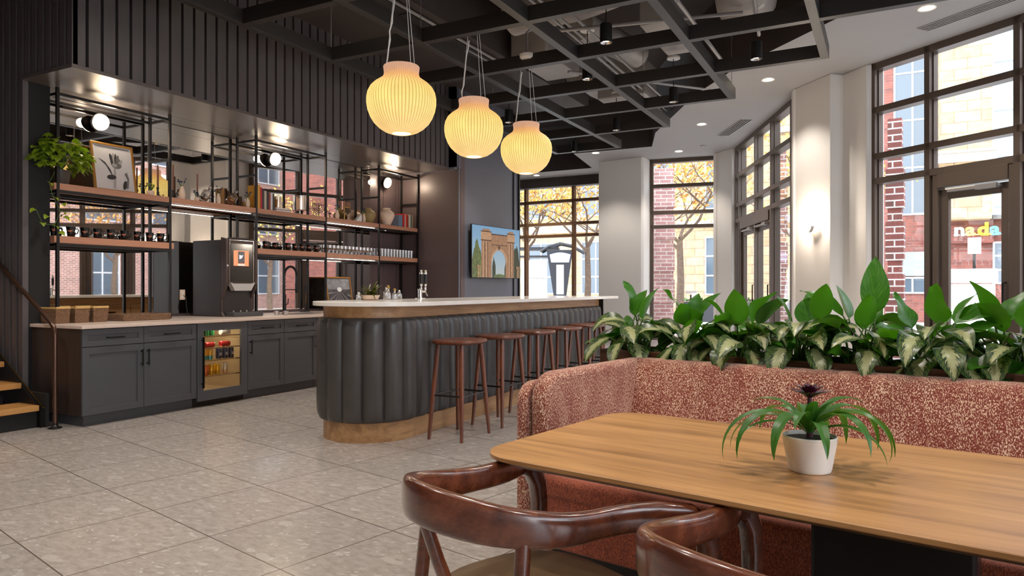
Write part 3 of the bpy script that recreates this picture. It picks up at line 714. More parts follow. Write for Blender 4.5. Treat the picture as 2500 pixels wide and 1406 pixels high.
# ---- steel shelving
XS, XR = -7.0, -7.34
ys = [3.895, 5.09, 6.30, 7.544, 8.728, 10.0]
ys[5] = 9.755
un = thing('steel_shelving', 'black steel open frames of the shelving above the drinks counter', 'shelving')
q = .0135
def post(mb, x, y, z0, z1): mb.box(x - q, x + q, y - q, y + q, z0, z1)
ZT = 3.163
for (a, b, lab) in ((0, 1, 'l'), (2, 3, 'm'), (4, 5, 'r')):
    ya, yb_ = ys[a], ys[b]
    for y in (ya, yb_):
        for x in (XS, XR):
            mb = MB(); post(mb, x, y, .907, ZT); mb.lathe([(.022, 0), (.022, .006)], 12, (x, y, .907)); mb.build('post', M_['black'], un)
    mb = MB()
    for z in (3.10,):
        mb.box(XS - q, XS + q, ya + q, yb_ - q, z - q, z + q); mb.box(XR - q, XR + q, ya + q, yb_ - q, z - q, z + q)
        for y in (ya, yb_): mb.box(XR + q, XS - q, y - q, y + q, z - q, z + q)
    for y in (ya, yb_): mb.box(XR + q, XS - q, y - q, y + q, 2.66 - q, 2.66 + q)
    mb.build('top_rail', M_['black'], un)
    mb = MB()
    for z in (2.165, 1.655):
        mb.box(XS - q, XS + q, ya + q, yb_ - q, z - q, z + q); mb.box(XR - q, XR + q, ya + q, yb_ - q, z - q, z + q)
        for y in (ya, yb_): mb.box(XR + q, XS - q, y - q, y + q, z - q, z + q)
    mb.build('shelf_rail', M_['black'], un)
def shelf(y0, y1, z0, z1, label):
    mb = MB(); mb.box(XR + .02, XS - .003, y0, y1, z0, z1); return tag(mb.build('wooden_shelf', M_['shelfw'], bevel=.002), label, 'shelf')
zt0, zt1, zl0, zl1 = 2.185, 2.245, 1.675, 1.74
# notch-free shelves: they sit on the rails, between posts
mb = MB()
def shelf_mesh(y0, y1, z0, z1):
    mb = MB(); mb.box(XR + .016, XS - .016, y0, y1, z0, z1); mb.box(XS - .016, XS + .012, y0, y1, z0, z1)
    return mb
def shelf2(y0, y1, z0, z1, label):
    mb = MB(); mb.box(XR + .016, XS - .014, y0, y1, z0, z1)
    cuts = [y for y in ys if y0 - .05 < y < y1 + .05]
    e = [y0] + sum([[c - q - .001, c + q + .001] for c in cuts], []) + [y1]
    for a, b in zip(e[0::2], e[1::2]):
        if b - a > .004: mb.box(XS - .014, XS + .010, a, b, z0, z1)
    return tag(mb.build('wooden_shelf', M_['shelfw']), label, 'shelf')
shelf2(3.86, 9.765, zt0, zt1, 'long upper warm wooden shelf carrying plants, pictures and books')
shelf2(3.86, 5.135, zl0, zl1, 'short lower wooden shelf at the left with a row of black mugs')
shelf2(6.26, 9.765, zl0, zl1, 'lower wooden shelf at the right with mugs and glasses')
def led(y0, y1, z, lab, x=-7.06):
    t = thing('shelf_light', lab, 'strip light')
    MB().box(x - .012, x + .012, y0, y1, z - .010, z - .0005).build('housing', M_['pipe'], t)
    MB().box(x - .011, x + .011, y0 + .01, y1 - .01, z - .014, z - .010).build('diffuser', M_['led'], t)
led(5.12, 6.27, zt0, 'white light strip under the upper shelf above the coffee machine')
led(7.58, 8.70, zt0, 'white light strip under the upper shelf above the glasses')
led(7.58, 8.70, zl0, 'white light strip under the lower shelf above the framed picture')
for y, z, w in ((9.0, zt0, 'upper'), (9.0, zl0, 'lower')):
    t = thing('puck_light', 'small round puck light under the %s shelf at the right end' % w, 'strip light', (-7.16, y + .12, z))
    MB().lathe([(.035, -.01), (.035, -.0005)], 20).build('housing', M_['pipe'], t, smooth=True)
    MB().lathe([(.028, -.012), (.028, -.010)], 20).build('lens', M_['led'], t)
# sconces
for y, lab in ((4.505, 'round glowing disc sconce above the tulip picture'), (6.905, 'round glowing disc sconce above the books in the middle'), (9.335, 'round glowing disc sconce above the round vases')):
    t = thing('disc_sconce', lab, 'wall lamp', (-7.404, y, 2.99))
    MB().cyl((0, 0, 0), (.02, 0, 0), .05, 20).build('back_plate', M_['black'], t, smooth=True)
    MB().cyl((.02, 0, 0), (.05, 0, 0), .012, 10).build('arm', M_['black'], t)
    Mx = Matrix.Translation((.085, 0, 0)) @ Matrix.Rotation(rad(18), 4, 'Y') @ Matrix.Rotation(rad(90), 4, 'Y')
    MB().lathe([(.05, -.035), (.085, -.025), (.095, -.005), (.095, .008), (.088, .010)], 28, M=Mx).build('dish', M_['black'], t, smooth=True)
    MB().lathe([(.085, .009), (.082, .028), (.062, .045), (.03, .055), (.001, .058)], 28, M=Mx).build('globe', M_['sconce'], t, smooth=True)
    l = bpy.data.lights.new('sconce_bulb', 'POINT'); l.energy = 9; l.color = (1, .80, .58); l.shadow_soft_size = .05
    lo = bpy.data.objects.new('sconce_bulb', l); C.objects.link(lo); lo.parent = t; lo.location = (.24, 0, .03)

# ---- coffee machine
cm = thing('coffee_machine', 'tall dark brown bean-to-cup coffee machine with small touch screen', 'coffee machine', (0, 0, 0))
cy0, cy1 = 5.60, 6.06; cx0, cx1 = -7.28, -6.74; cz = .907
mb = MB(); mb.box(cx0, cx1 - .06, cy0, cy1, cz, 1.80); mb.build('body', M_['machined'], cm, bevel=.006)
prof = [(cx1 - .06, cz), (cx1 - .01, cz), (cx1 - .05, cz + .05), (cx1 - .05, cz + .20), (cx1 + .03, cz + .38), (cx1 + .03, 1.81), (cx1 - .06, 1.83)]
def side_prism(mb, prof, y0, y1): # prof in x,z
    n = len(prof)
    vs = [(x, y0, z) for x, z in prof] + [(x, y1, z) for x, z in prof]
    mb.add(vs, [tuple(range(n)), tuple(range(2 * n - 1, n - 1, -1))] + [(i, n + i, n + (i + 1) % n, (i + 1) % n) for i in range(n)])
for a, b in ((cy0, cy0 + .035), (cy1 - .035, cy1)):
    mb = MB(); side_prism(mb, prof, a, b); mb.build('side_cheek', M_['machine'], cm, bevel=.004)
mb = MB(); mb.box(cx1 - .0595, cx1 - .05, cy0 + .036, cy1 - .036, cz + .03, 1.82); mb.build('recess_back', M_['machined'], cm)
mb = MB(); mb.box(cx1 - .05, cx1 + .02, cy0 + .036, cy1 - .036, cz + .38, 1.815); dr = mb.build('front_door', M_['machine'], cm, bevel=.004)
mb = MB(); mb.box(cx1 + .020, cx1 + .026, cy0 + .07, cy1 - .07, cz + .41, 1.76); mb.build('glass_front', M_['screen'], dr)
mb = MB(); mb.tube([(cx1 + .024, cy0 + .055, cz + .40), (cx1 + .024, cy0 + .055, 1.80), (cx1 + .024, cy1 - .055, 1.80), (cx1 + .024, cy1 - .055, cz + .40)], .004, 6); mb.build('chrome_edge', M_['chrome'], dr)
xs = cx1 + .0275; ya, yb2, za, zb = cy0 + .11, cy1 - .13, 1.50, 1.68
mb = MB(); mb.box(xs - .001, xs, ya, yb2, za, zb); so = mb.build('touch_screen', plain('screen_orange', (236, 140, 96), .3, emit=(236, 140, 96), es=.55), cm)
MB().box(xs, xs + .001, ya + .062, yb2 - .062, za + .03, zb - .01).build('screen_tile', plain('scr_dark', (70, 70, 72), .3, emit=(70, 70, 72), es=.5), so)
MB().prism([(0, 0), (.035, .012), (.055, .05), (.03, .04), (0, .05)], 0, .001, Matrix.Translation((xs + .001, ya + .082, za + .08)) @ Matrix(((0, 0, 1, 0), (1, 0, 0, 0), (0, 1, 0, 0), (0, 0, 0, 1)))).build('screen_icon', plain('scr_white', (240, 240, 240), .3, emit=(240, 240, 240), es=.7), so)
mb = MB(); mb.box(xs, xs + .001, ya + .06, yb2 - .06, za + .004, za + .02); mb.build('screen_button', plain('scr_pink', (250, 220, 205), .3, emit=(250, 220, 205), es=.6), so)
mb = MB()
pr = [(cy0 + .05, cz + .40), (cy0 + .11, cz + .30), (cy1 - .11, cz + .30), (cy1 - .05, cz + .40), (cy1 - .09, cz + .385), (cy0 + .09, cz + .385)]
n = len(pr); mb.add([(cx1 - .02, y, z) for y, z in pr] + [(cx1 + .05, y, z) for y, z in pr], [tuple(range(n)), tuple(range(2 * n - 1, n - 1, -1))] + [(i, n + i, n + (i + 1) % n, (i + 1) % n) for i in range(n)])
mb.build('spout_cover', M_['silver'], cm, bevel=.003)
mb = MB(); mb.box(cx1 - .045, cx1 + .11, cy0 + .045, cy1 + .02, cz, cz + .05); mb.build('drip_tray', M_['rubber'], cm, bevel=.01)
mb = MB()
for y in (cy0 + .12, cy0 + .22, cy0 + .31): mb.lathe([(.012, 0), (.008, .02)], 10, (cx1 + .01, y, cz + .0505))
mb.build('tray_knob', M_['chrome'], cm, smooth=True)
MB().cyl((cx1 + .03, cy0 + .017, 1.50), (cx1 + .04, cy0 + .017, 1.50), .012, 14).build('lock', M_['silver'], cm, smooth=True)
mb = MB(); mb.box(cx1 - .12, cx1 + .01, cy0 + .14, cy1 - .10, 1.815, 1.835); mb.build('top_lid', M_['machined'], cm, bevel=.004)
# wall outlets + cord
for y, lab in ((5.60 - .05, 'cream outlet plate left of the coffee machine'), (5.86, 'cream outlet plate mostly behind the coffee machine')):
    t = thing('wall_outlet', lab, 'outlet', (-7.4045, y, 1.16))
    MB().box(0, .006, -.035, .035, -.06, .06).build('plate', M_['cream'], t, bevel=.002)
    mb = MB()
    for z in (-.035, .012): mb.box(.006, .008, -.015, .015, z, z + .024)
    mb.build('socket', M_['potw'], t)
tag(MB().tube([(-7.395, 5.56, 1.15), (-7.36, 5.57, 1.13), (-7.33, 5.55, 1.02), (-7.33, 5.57, .93), (-7.31, 5.585, .915)], .005, 8).build('power_cord', M_['black'], smooth=True), 'black power cord dropping beside the coffee machine', 'cord')

# ---- baskets and tray
M_['wick'] = plain('wicker', (116, 84, 58), .8, 0, var=.45, vscale=70, bump=1)
M_['bamboo'] = plain('bamboo', (196, 156, 92), .45, 0, var=.2, vscale=25)
def basket(y, w, x0, x1, lab):
    t = thing('wicker_basket', lab, 'basket', ((x0 + x1) / 2, y, .907), group='wicker baskets on the worktop')
    L = x1 - x0; H = .13
    mb = MB()
    n = 26
    for k in range(9):
        z = .008 + k * .0145; s = 1 + .06 * k / 8
        mb.tube([(-L / 2 * s, -w / 2 * s, z), (L / 2 * s, -w / 2 * s, z), (L / 2 * s, w / 2 * s, z), (-L / 2 * s, w / 2 * s, z)], .0085, 6, closed=True)
    mb.box(-L / 2, L / 2, -w / 2, w / 2, .0, .008)
    mb.build('woven_body', M_['wick'], t, smooth=True)
    st = MB()
    for i in range(9):
        x = -L / 2 + L * i / 8
        for sy in (-1, 1): st.tube([(x, sy * w / 2, 0), (x * 1.06, sy * w / 2 * 1.08, H)], .005, 5)
    for i in range(5):
        yy = -w / 2 + w * i / 4
        for sx in (-1, 1): st.tube([(sx * L / 2, yy, 0), (sx * L / 2 * 1.06, yy * 1.06, H)], .005, 5)
    st.build('stakes', M_['wick'], t)
    for sx in (-1, 1): MB().cyl((sx * L / 2 * 1.06, -w / 2 * 1.15, H + .015), (sx * L / 2 * 1.06, w / 2 * 1.15, H + .015), .012, 10).build('bamboo_rail', M_['bamboo'], t, smooth=True)
    for sy in (-1, 1): MB().cyl((-L / 2 * 1.1, sy * w / 2 * 1.06, H + .012), (L / 2 * 1.1, sy * w / 2 * 1.06, H + .012), .010, 10).build('bamboo_rail', M_['bamboo'], t, smooth=True)
basket(3.86 - .04 + .02, .11, -7.13, -6.82, 'wicker basket farthest left on the worktop, beside the handrail')
basket(4.02, .12, -7.13, -6.82, 'wicker basket with bamboo rim in the middle of the three baskets')
basket(4.20, .13, -7.10, -6.82, 'wicker basket with bamboo rim next to the woven tray')
t = thing('woven_tray', 'low rectangular woven tray on the worktop right of the baskets', 'tray', (-6.93, 4.66, .907))
mb = MB()
for k in range(4): mb.tube([(-.17, -.26, .01 + .016 * k), (.17, -.26, .01 + .016 * k), (.17, .26, .01 + .016 * k), (-.17, .26, .01 + .016 * k)], .010, 6, closed=True)
mb.build('woven_rim', M_['wick'], t, smooth=True); MB().box(-.17, .17, -.26, .26, .001, .012).build('tray_base', M_['wick'], t)

# ---- mugs
def mugproto(lab):
    t = thing('black_mug', lab, 'mug', (0, 0, 0))
    MB().lathe([(.028, 0), (.031, .003), (.034, .05), (.043, .1), (.0405, .1), (.032, .052), (.028, .008), (.001, .006)], 24, capt=False).build('cup', M_['mugb'], t, smooth=True, ang=60)
    MB().tube([(.0, .033, .078), (.0, .058, .082), (.0, .066, .065), (.0, .055, .035), (.0, .031, .028)], .0055, 8).build('handle', M_['mugb'], t, smooth=True)
    q = MB()
    Rr = random.Random(3)
    for row, z in enumerate((.057, .047)):
        a = -.55 if row == 0 else -.3; e = -a
        while a < e:
            w = Rr.uniform(.03, .07); z1 = z
            r = .0358 + (z - .05) * .18
            q.add([((r) * math.cos(a), r * math.sin(a), z1), (r * math.cos(a + w), r * math.sin(a + w), z1), ((r + .0012) * math.cos(a + w), (r + .0012) * math.sin(a + w), z1 + .007), ((r + .0012) * math.cos(a), (r + .0012) * math.sin(a), z1 + .007)], [(0, 1, 2, 3)])
            a += w + .035
    q.build('print', M_['orange'], t)
    return t
mp = None
my = [3.90, 3.965, 4.055, 4.19, 4.315, 4.455, 4.60, 4.745, 4.89, 5.02]
for i, y in enumerate(my):
    lab = 'black mug with small orange lettering on the left lower shelf, %s from the left' % ORD[i]
    loc = (-7.06 - (.12 if i == 1 else 0), y + (.0), zl1 + .0005)
    if mp is None: mp = mugproto(lab); mp.location = loc; mp.rotation_euler = (0, 0, rad(-35)); mp['group'] = 'black mugs on the left lower shelf'
    else: dup(mp, loc, rad(-35 + R.uniform(-10, 10)), lab, 'black mugs on the left lower shelf')
for i, y in enumerate((6.50, 6.62, 6.76, 6.88, 7.01, 7.14, 7.27, 7.41)):
    dup(mp, (-7.05 - (.1 if i in (1, 2) else 0), y, zl1 + .0005), rad(-35 + R.uniform(-12, 12)), 'black mug with small orange lettering on the right lower shelf, %s from the left' % ORD[i], 'black mugs on the right lower shelf')
# glasses
def glassproto(nm, lab, stem):
    t = thing(nm, lab, 'glass', (0, 0, 0))
    if stem: MB().lathe([(.03, 0), (.03, .003), (.004, .01), (.004, .045), (.02, .055), (.036, .075), (.034, .118), (.031, .118), (.033, .076), (.001, .056)], 16, capt=False).build('bowl', M_['cup'], t, smooth=True)
    else: MB().lathe([(.027, 0), (.034, .125), (.0325, .125), (.0255, .008), (.001, .008)], 14, capt=False).build('tumbler', M_['cup'], t, smooth=True)
    return t
gp = None; i = 0; ci = 0
rows = {(-7.05): 'front', (-7.14): 'second', (-7.23): 'third'}
for x, rn in rows.items():
    y = 7.60; k = 0
    while y < 8.66:
        lab = 'clear footed glass above the light strip, %s row, %s from the left' % (rn, ORD[k])
        if gp is None: gp = glassproto('footed_glass', lab, True); gp.location = (x, y, zl1 + .0005); gp['group'] = 'footed glasses on the lower shelf'
        else: dup(gp, (x, y, zl1 + .0005), 0, lab, 'footed glasses on the lower shelf')
        y += .083; k += 1
gp = None
for x, rn in rows.items():
    y = 8.79; k = 0
    while y < 9.71:
        lab = 'tall clear tumbler on the lower shelf, %s row, %s from the left' % (rn, ORD[k])
        if gp is None: gp = glassproto('tall_tumbler', lab, False); gp.location = (x, y, zl1 + .0005); gp['group'] = 'tall tumblers on the lower shelf'
        else: dup(gp, (x, y, zl1 + .0005), 0, lab, 'tall tumblers on the lower shelf')
        y += .078; k += 1

# ---- things on the upper shelf
ZU = zt1 + .0005
# pothos
pt = thing('pothos_plant', 'bushy trailing pothos in a pot at the left end of the upper shelf', 'plant', (-7.12, 3.98, ZU))
MB().lathe([(.075, 0), (.08, .01), (.095, .14), (.088, .14), (.075, .02)], 24, capt=False).build('pot', plain('pot_dark', (60, 46, 36), .5), pt, smooth=True)
MB().lathe([(.001, .12), (.087, .121)], 20, capb=False, capt=True).build('soil', M_['soil'], pt)
mb = MB(); st = MB(); RR = random.Random(5)
for i in range(270):
    az = RR.uniform(0, 2 * PI); el = RR.uniform(-.35, 1.25)
    rr_ = RR.uniform(.7, 1.0)
    p = Vector((.06 + .19 * math.cos(az) * math.cos(el), -.03 + .28 * math.sin(az) * math.cos(el), .23 + .23 * math.sin(el)))
    p = Vector((p.x * rr_, p.y * rr_, .14 + (p.z - .14) * rr_))
    if p.z < .05 and p.x < .12: p.z = RR.uniform(.08, .2)
    if p.y < -.10: p.x = max(p.x, .075 + RR.uniform(0, .08))
    if p.x < -.2: p.x = -.2
    add_leaf(mb, p, az + RR.uniform(-.7, .7), RR.uniform(.075, .11), RR.uniform(.06, .085), RR.uniform(-10, 40), RR.uniform(-90, -30), RR.uniform(-.5, .5), 5, .2, i, shape=.55)
    if i % 4 == 0: st.tube([(0, 0, .12), (p.x * .5, p.y * .5, .2 + p.z * .4), tuple(p)], .0025, 5)
vine = [(.14, -.12, .1), (.19, -.2, -.02), (.17, -.15, -.15), (.2, -.1, -.28), (.2, -.16, -.42), (.17, -.25, -.40), (.17, -.3, -.28)]
st.tube(vine, .003, 6)
for k, p in enumerate(vine[1:] + [(.19, -.07, -.2), (.2, -.08, -.33), (.2, -.12, -.48), (.18, -.2, -.33), (.19, -.05, -.3)]): add_leaf(mb, p, RR.uniform(-1.5, 1), .075, .058, 20, -70, RR.uniform(-.6, .6), 5, .2, k, shape=.55)
mb.build('foliage', M_['leafp'], pt, smooth=True); st.build('stems', M_['stemg'], pt)

def yz(mb, poly, x0, x1):   # prism from (y,z) polygon
    Mx = Matrix(((0, 0, 1, 0), (1, 0, 0, 0), (0, 1, 0, 0), (0, 0, 0, 1)))
    return mb.prism(poly, x0, x1, Mx)
def framed(label, loc, w, h, lean, rotz, frame_mat, art):
    t = thing('framed_picture', label, 'picture', loc, rotz)
    L = Matrix.Rotation(rad(-lean), 4, 'Y')
    f = MB(); b = .022
    f.box(-.012, .012, -w / 2, -w / 2 + b, 0, h, L); f.box(-.012, .012, w / 2 - b, w / 2, 0, h, L); f.box(-.012, .012, -w / 2 + b, w / 2 - b, 0, b, L); f.box(-.012, .012, -w / 2 + b, w / 2 - b, h - b, h, L)
    f.build('frame', frame_mat, t, bevel=.003)
    p = MB(); p.box(-.008, .002, -w / 2 + b, w / 2 - b, b, h - b, L); pm = p.build('print', art['bg'], t)
    for k, (poly, m) in enumerate(art['polys']):
        q_ = MB(); Mx = L @ Matrix(((0, 0, 1, 0), (1, 0, 0, 0), (0, 1, 0, 0), (0, 0, 0, 1)))
        q_.prism([(y * w, z * h) for y, z in poly], .0022 + .0003 * k, .0024 + .0003 * k, Mx); q_.build(m[0], m[1], pm)
def ell(cx, cz, a, b, r=0, n=20):
    return [(cx + a * math.cos(t) * math.cos(r) - b * math.sin(t) * math.sin(r), cz + a * math.cos(t) * math.sin(r) + b * math.sin(t) * math.cos(r)) for t in [2 * PI * i / n for i in range(n)]]
gk = plain('ink_dark', (38, 36, 36), .6); gm = plain('ink_mid', (96, 93, 92), .6); gl_ = plain('ink_light', (150, 147, 146), .6)
art1 = {'bg': plain('paper_grey', (196, 192, 192), .5, var=.06, vscale=3), 'polys': [
    (ell(.06, .62, .13, .13, .2), ('flower', gm)), (ell(-.03, .67, .042, .13, .3), ('petal', gk)), (ell(.02, .69, .035, .13, .1), ('petal', gl_)), (ell(.06, .67, .03, .14, -.05), ('petal', gk)), (ell(.10, .67, .035, .12, -.25), ('petal', gm)), (ell(.15, .60, .035, .11, -.6), ('petal', gl_)), (ell(.10, .55, .09, .05, .2), ('petal', gm)), (ell(.02, .56, .06, .04, -.2), ('petal', gl_)),
    ([(-.06, .08), (0, .07), (.03, .28), (.04, .5), (0, .5), (-.03, .3)], ('stem', gl_)), ([(-.36, .68), (-.2, .6), (-.09, .46), (-.03, .3), (-.09, .38), (-.18, .54)], ('leaf', gk)),
    (ell(-.08, .3, .11, .05, .1), ('leaf', gk)), ([(.2, .08), (.3, .1), (.34, .3), (.3, .44), (.24, .40), (.3, .28), (.22, .2)], ('leaf', gm)), (ell(.22, .16, .04, .1, -.3), ('leaf', gk)), ([(-.4, .91), (.4, .91), (.4, .925), (-.4, .925)], ('border', gk))]}
framed('gold framed black and white tulip picture leaning on the upper shelf', (-7.15, 4.575, ZU + .004), .46, .52, 10, 0, M_['gold'], art1)
rays = []
for k in range(16):
    a = PI + PI * (k + .5) / 16
    rays.append(([(.02, .55), (.02 + 1 * math.cos(a - .035) * .46, max(.06, .55 + math.sin(a - .035) * .5)), (.02 + math.cos(a + .035) * .46, max(.06, .55 + math.sin(a + .035) * .5))], ('ray', gl_)))
art2 = {'bg': plain('print_bw', (70, 68, 70), .4, var=.6, vscale=14), 'polys': [([(-.45, .62), (.45, .62), (.45, .93), (-.45, .93)], ('sky', plain('glow_w', (140, 140, 144), .5, var=.5, vscale=9))), (ell(.02, .62, .09, .07), ('glow', plain('glow_w2', (245, 245, 246), .5)))] + rays[::2] + [([(.05, .5), (.3, .06), (.42, .06), (.08, .5)], ('track', gk)), ([(.1, .55), (.45, .3), (.45, .36), (.12, .57)], ('track', gk))]}
framed('gold framed black and white radial picture on the worktop by the sink', (-7.17, 8.06, .912), .54, .50, 9, 0, M_['gold'], art2)
def vase(nm, prof, x, y, label, mat, parts=None, cat='vase', sc_=1, n=24, z=ZU):
    t = thing(nm, label, cat, (x, y, z))
    MB().lathe([(r * sc_, h * sc_) for r, h in prof], n, capt=False).build('body', mat, t, smooth=True, ang=70)
    return t
M_['blue'] = plain('blue_petals', (26, 40, 96), .6, var=.4, vscale=40)
def flowers(t, z, n, sp, mat, seed):
    RR = random.Random(seed); st = MB(); fl = MB()
    for i in range(n):
        a = RR.uniform(0, 2 * PI); r = RR.uniform(.2, 1) * sp; zz = z + RR.uniform(.02, .09)
        p = (r * math.cos(a), r * math.sin(a) * 1.1, zz); st.tube([(0, 0, z - .03), p], .0018, 5)
        for k in range(5): add_leaf(fl, p, k * 1.26 + a, .022, .014, 30, -10, 0, 3, .2, k)
        fl.sphere(p, .008, 8)
    fl.build('blossoms', mat, t); st.build('stems', M_['stemg'], t)
bud = [(.018, 0), (.026, .01), (.03, .05), (.024, .09), (.013, .115), (.015, .13), (.012, .13), (.010, .11)]
for k, (y, s, lab) in enumerate(((5.29, 1.15, 'blue flowers in a white bud vase beside the tall candlesticks'), (5.78, .95, 'blue flowers in a small white vase right of the tilted decanter'), (6.22, .95, 'blue flowers in a small cream vase left of the books'), (7.85, 1.0, 'blue flowers in a cream bud vase between the two menorahs'), (8.44, 1.0, 'blue flowers in a cream bud vase left of the green round vase'))):
    t = vase('bud_vase', bud, -7.06, y, lab, M_['cream'], sc_=s); flowers(t, .13 * s, 9, .045, M_['blue'], k)
t = vase('bud_vase', [(.02, 0), (.03, .03), (.028, .05), (.022, .05)], -7.08, 5.50, 'dark blue flowers in a low pot beside the thin candle', M_['cream'], sc_=1); flowers(t, .05, 8, .05, M_['blue'], 9)
t = vase('succulent_pot', [(.03, 0), (.04, .03), (.038, .05), (.03, .05)], -7.06, 4.90, 'tiny potted succulent at the right foot of the tulip picture', M_['cream'], cat='plant'); flowers(t, .05, 9, .04, M_['leafp'], 12)
for y, h, x, lab in ((5.10, .34, -7.22, 'tall thin brown candle in a dark holder, leftmost on the upper shelf'), (5.33, .40, -7.27, 'tallest thin brown candle at the back of the upper shelf'), (5.60, .30, -7.2, 'thin brown candle in a silver holder before the reflected pendant')):
    t = thing('candlestick', lab, 'candle', (x, y, ZU))
    MB().lathe([(.035, 0), (.03, .008), (.008, .02), (.012, .05), (.007, .08), (.016, .12), (.014, .125)], 16).build('holder', M_['black'], t, smooth=True)
    MB().cyl((0, 0, .12), (0, 0, .12 + h * .75), .009, 10).build('candle', plain('candle_brown', (120, 66, 44), .5), t, smooth=True)
def decanter(y, lab, amber):
    t = thing('glass_decanter', lab, 'decanter', (-7.12, y, ZU + .005)); t.rotation_euler = (rad(-34), 0, 0)
    t.location.z += .045
    MB().lathe([(.05, 0), (.058, .01), (.06, .09), (.05, .11), (.016, .125), (.014, .15), (.02, .155), (.012, .155), (.011, .125)], 4 if amber is None else 8, capt=False).build('bottle', M_['cup'], t, bevel=.004)
    MB().lathe([(.018, .156), (.022, .175), (.014, .19), (.001, .195)], 8, capb=True).build('stopper', M_['cup'], t)
    if amber: MB().lathe([(.045, .012), (.05, .05), (.001, .051)], 8).build('amber_content', plain('amber', (226, 150, 50), .15), t)
decanter(5.62, 'tilted square glass decanter nearer the pendant reflection', None)
decanter(6.00, 'tilted glass decanter with amber glass at the middle of the shelf', True)
# books
def book(y0, th, h, d, col, lab, grp, x=-7.02, tilt=0, page=True):
    t = thing('book', lab, 'book', (x, y0 + th / 2, ZU), group=grp); 
    if tilt: t.rotation_euler = (rad(tilt), 0, 0)
    bm_ = plain('cover_%d' % R.randint(0, 99999), col, .5)
    mb = MB(); mb.box(-d, 0, -th / 2, -th / 2 + .002, 0, h); mb.box(-d, 0, th / 2 - .002, th / 2, 0, h); mb.box(-.003, .0, -th / 2 + .002, th / 2 - .002, 0, h); mb.build('cover', bm_, t)
    MB().box(-d + .004, -.003, -th / 2 + .002, th / 2 - .002, .003, h - .003).build('pages', M_['potw'], t)
y = 6.335; bs = [(.045, .30, (226, 160, 50), 'mustard yellow'), (.03, .275, (196, 40, 46), 'bright red'), (.03, .25, (60, 50, 50), 'dark brown'), (.035, .24, (205, 190, 170), 'beige'), (.03, .235, (48, 44, 46), 'black'), (.028, .225, (150, 62, 50), 'rust red'), (.03, .22, (232, 228, 222), 'white'), (.026, .22, (54, 48, 48), 'charcoal')]
for i, (th, h, c, nm) in enumerate(bs):
    book(y, th, h, .17, c, '%s book standing upright, %s from the left in the middle row' % (nm, ORD[i]), 'upright books in the middle of the upper shelf'); y += th + .004
for i, (h0, c, nm) in enumerate(((0, (70, 60, 60), 'dark'), (.026, (176, 36, 42), 'red'))):
    t = thing('book', '%s book lying flat %s' % (nm, 'at the bottom of the small stack' if i == 0 else 'on top of the small stack under the amber candle jar'), 'book', (-7.02, 6.78, ZU + h0), group='flat books')
    mb = MB(); mb.box(-.16, 0, -.13, .13, 0, .003); mb.box(-.16, 0, -.13, .13, .021, .0245); mb.box(-.16, -.157, -.13, .13, .003, .021); mb.build('cover', plain('flat_cover%d' % i, c, .45), t)
    MB().box(-.157, -.002, -.127, .127, .003, .021).build('pages', M_['potw'], t)
t = thing('candle_jar', 'amber candle in a glass jar standing on the flat books', 'candle', (-7.09, 6.74, ZU + .052))
MB().lathe([(.05, 0), (.05, .15), (.047, .15), (.047, .005), (.001, .005)], 20, capt=False).build('jar', M_['cup'], t, smooth=True)
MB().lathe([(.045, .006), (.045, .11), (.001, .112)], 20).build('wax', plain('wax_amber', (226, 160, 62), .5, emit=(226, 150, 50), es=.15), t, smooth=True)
t = thing('hurricane_candle', 'thick orange pillar candle in a footed clear hurricane glass', 'candle', (-7.07, 7.12, ZU))
MB().lathe([(.05, 0), (.05, .004), (.01, .012), (.01, .05), (.09, .058), (.095, .25), (.092, .25), (.088, .062), (.001, .06)], 28, capt=False).build('glass', M_['cup'], t, smooth=True)
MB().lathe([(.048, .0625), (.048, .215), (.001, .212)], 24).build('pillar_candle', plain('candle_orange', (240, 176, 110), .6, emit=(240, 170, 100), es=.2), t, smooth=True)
for y, x, lab in ((7.62, -7.2, 'left dark branched menorah with thin orange candles'), (8.05, -7.1, 'right brass branched menorah with thin orange candles')):
    t = thing('menorah', lab, 'menorah', (x, y, ZU)); mb = MB(); cn = MB()
    mb.lathe([(.045, 0), (.04, .01), (.008, .02), (.006, .10)], 16)
    mb.cyl((0, 0, .1), (0, 0, .20), .005, 8)
    for k in range(1, 5):
        r = k * .03
        for s in (-1, 1):
            mb.tube([(0, s * r * math.sin(a), .19 - .0 - r * .9 * math.cos(a) - .0) for a in [PI / 2 * j / 6 for j in range(7)]], .004, 6)
    for k in range(-4, 5):
        mb.lathe([(.004, 0), (.008, .008), (.008, .014)], 8, (0, k * .03, .19 if k else .20)); cn.cyl((0, k * .03, .204), (0, k * .03, .275 + (.015 if k == 0 else 0)), .0035, 6)
    mb.build('stand', M_['brass'] if x > -7.15 else M_['black'], t, smooth=True); cn.build('candles', plain('thin_candle', (226, 150, 96), .5), t)
vase('round_vase', [(.05, 0), (.075, .03), (.11, .10), (.115, .14), (.095, .185), (.05, .21), (.048, .228), (.056, .24), (.05, .24), (.042, .225)], -7.12, 8.62, 'round olive-tan ceramic vase left of the post', plain('vase_olive', (150, 124, 76), .5, var=.12, vscale=6))
vase('round_vase', [(.055, 0), (.07, .02), (.115, .11), (.13, .16), (.12, .20), (.08, .235), (.062, .245), (.062, .262), (.07, .275), (.062, .275), (.055, .25)], -7.08, 9.02, 'large round cream ceramic vase with narrow neck', M_['cream'])
tag(MB().prism([(0, 0), (.14, 0), (.14, .12)], -.03, .03, Matrix.Translation((-7.06, 8.22, ZU)) @ Matrix(((0, 0, 1, 0), (1, 0, 0, 0), (0, 1, 0, 0), (0, 0, 0, 1)))).build('cream_wedge', M_['potw'], bevel=.004), 'cream wedge-shaped ornament left of the olive vase', 'ornament')
y = 9.30
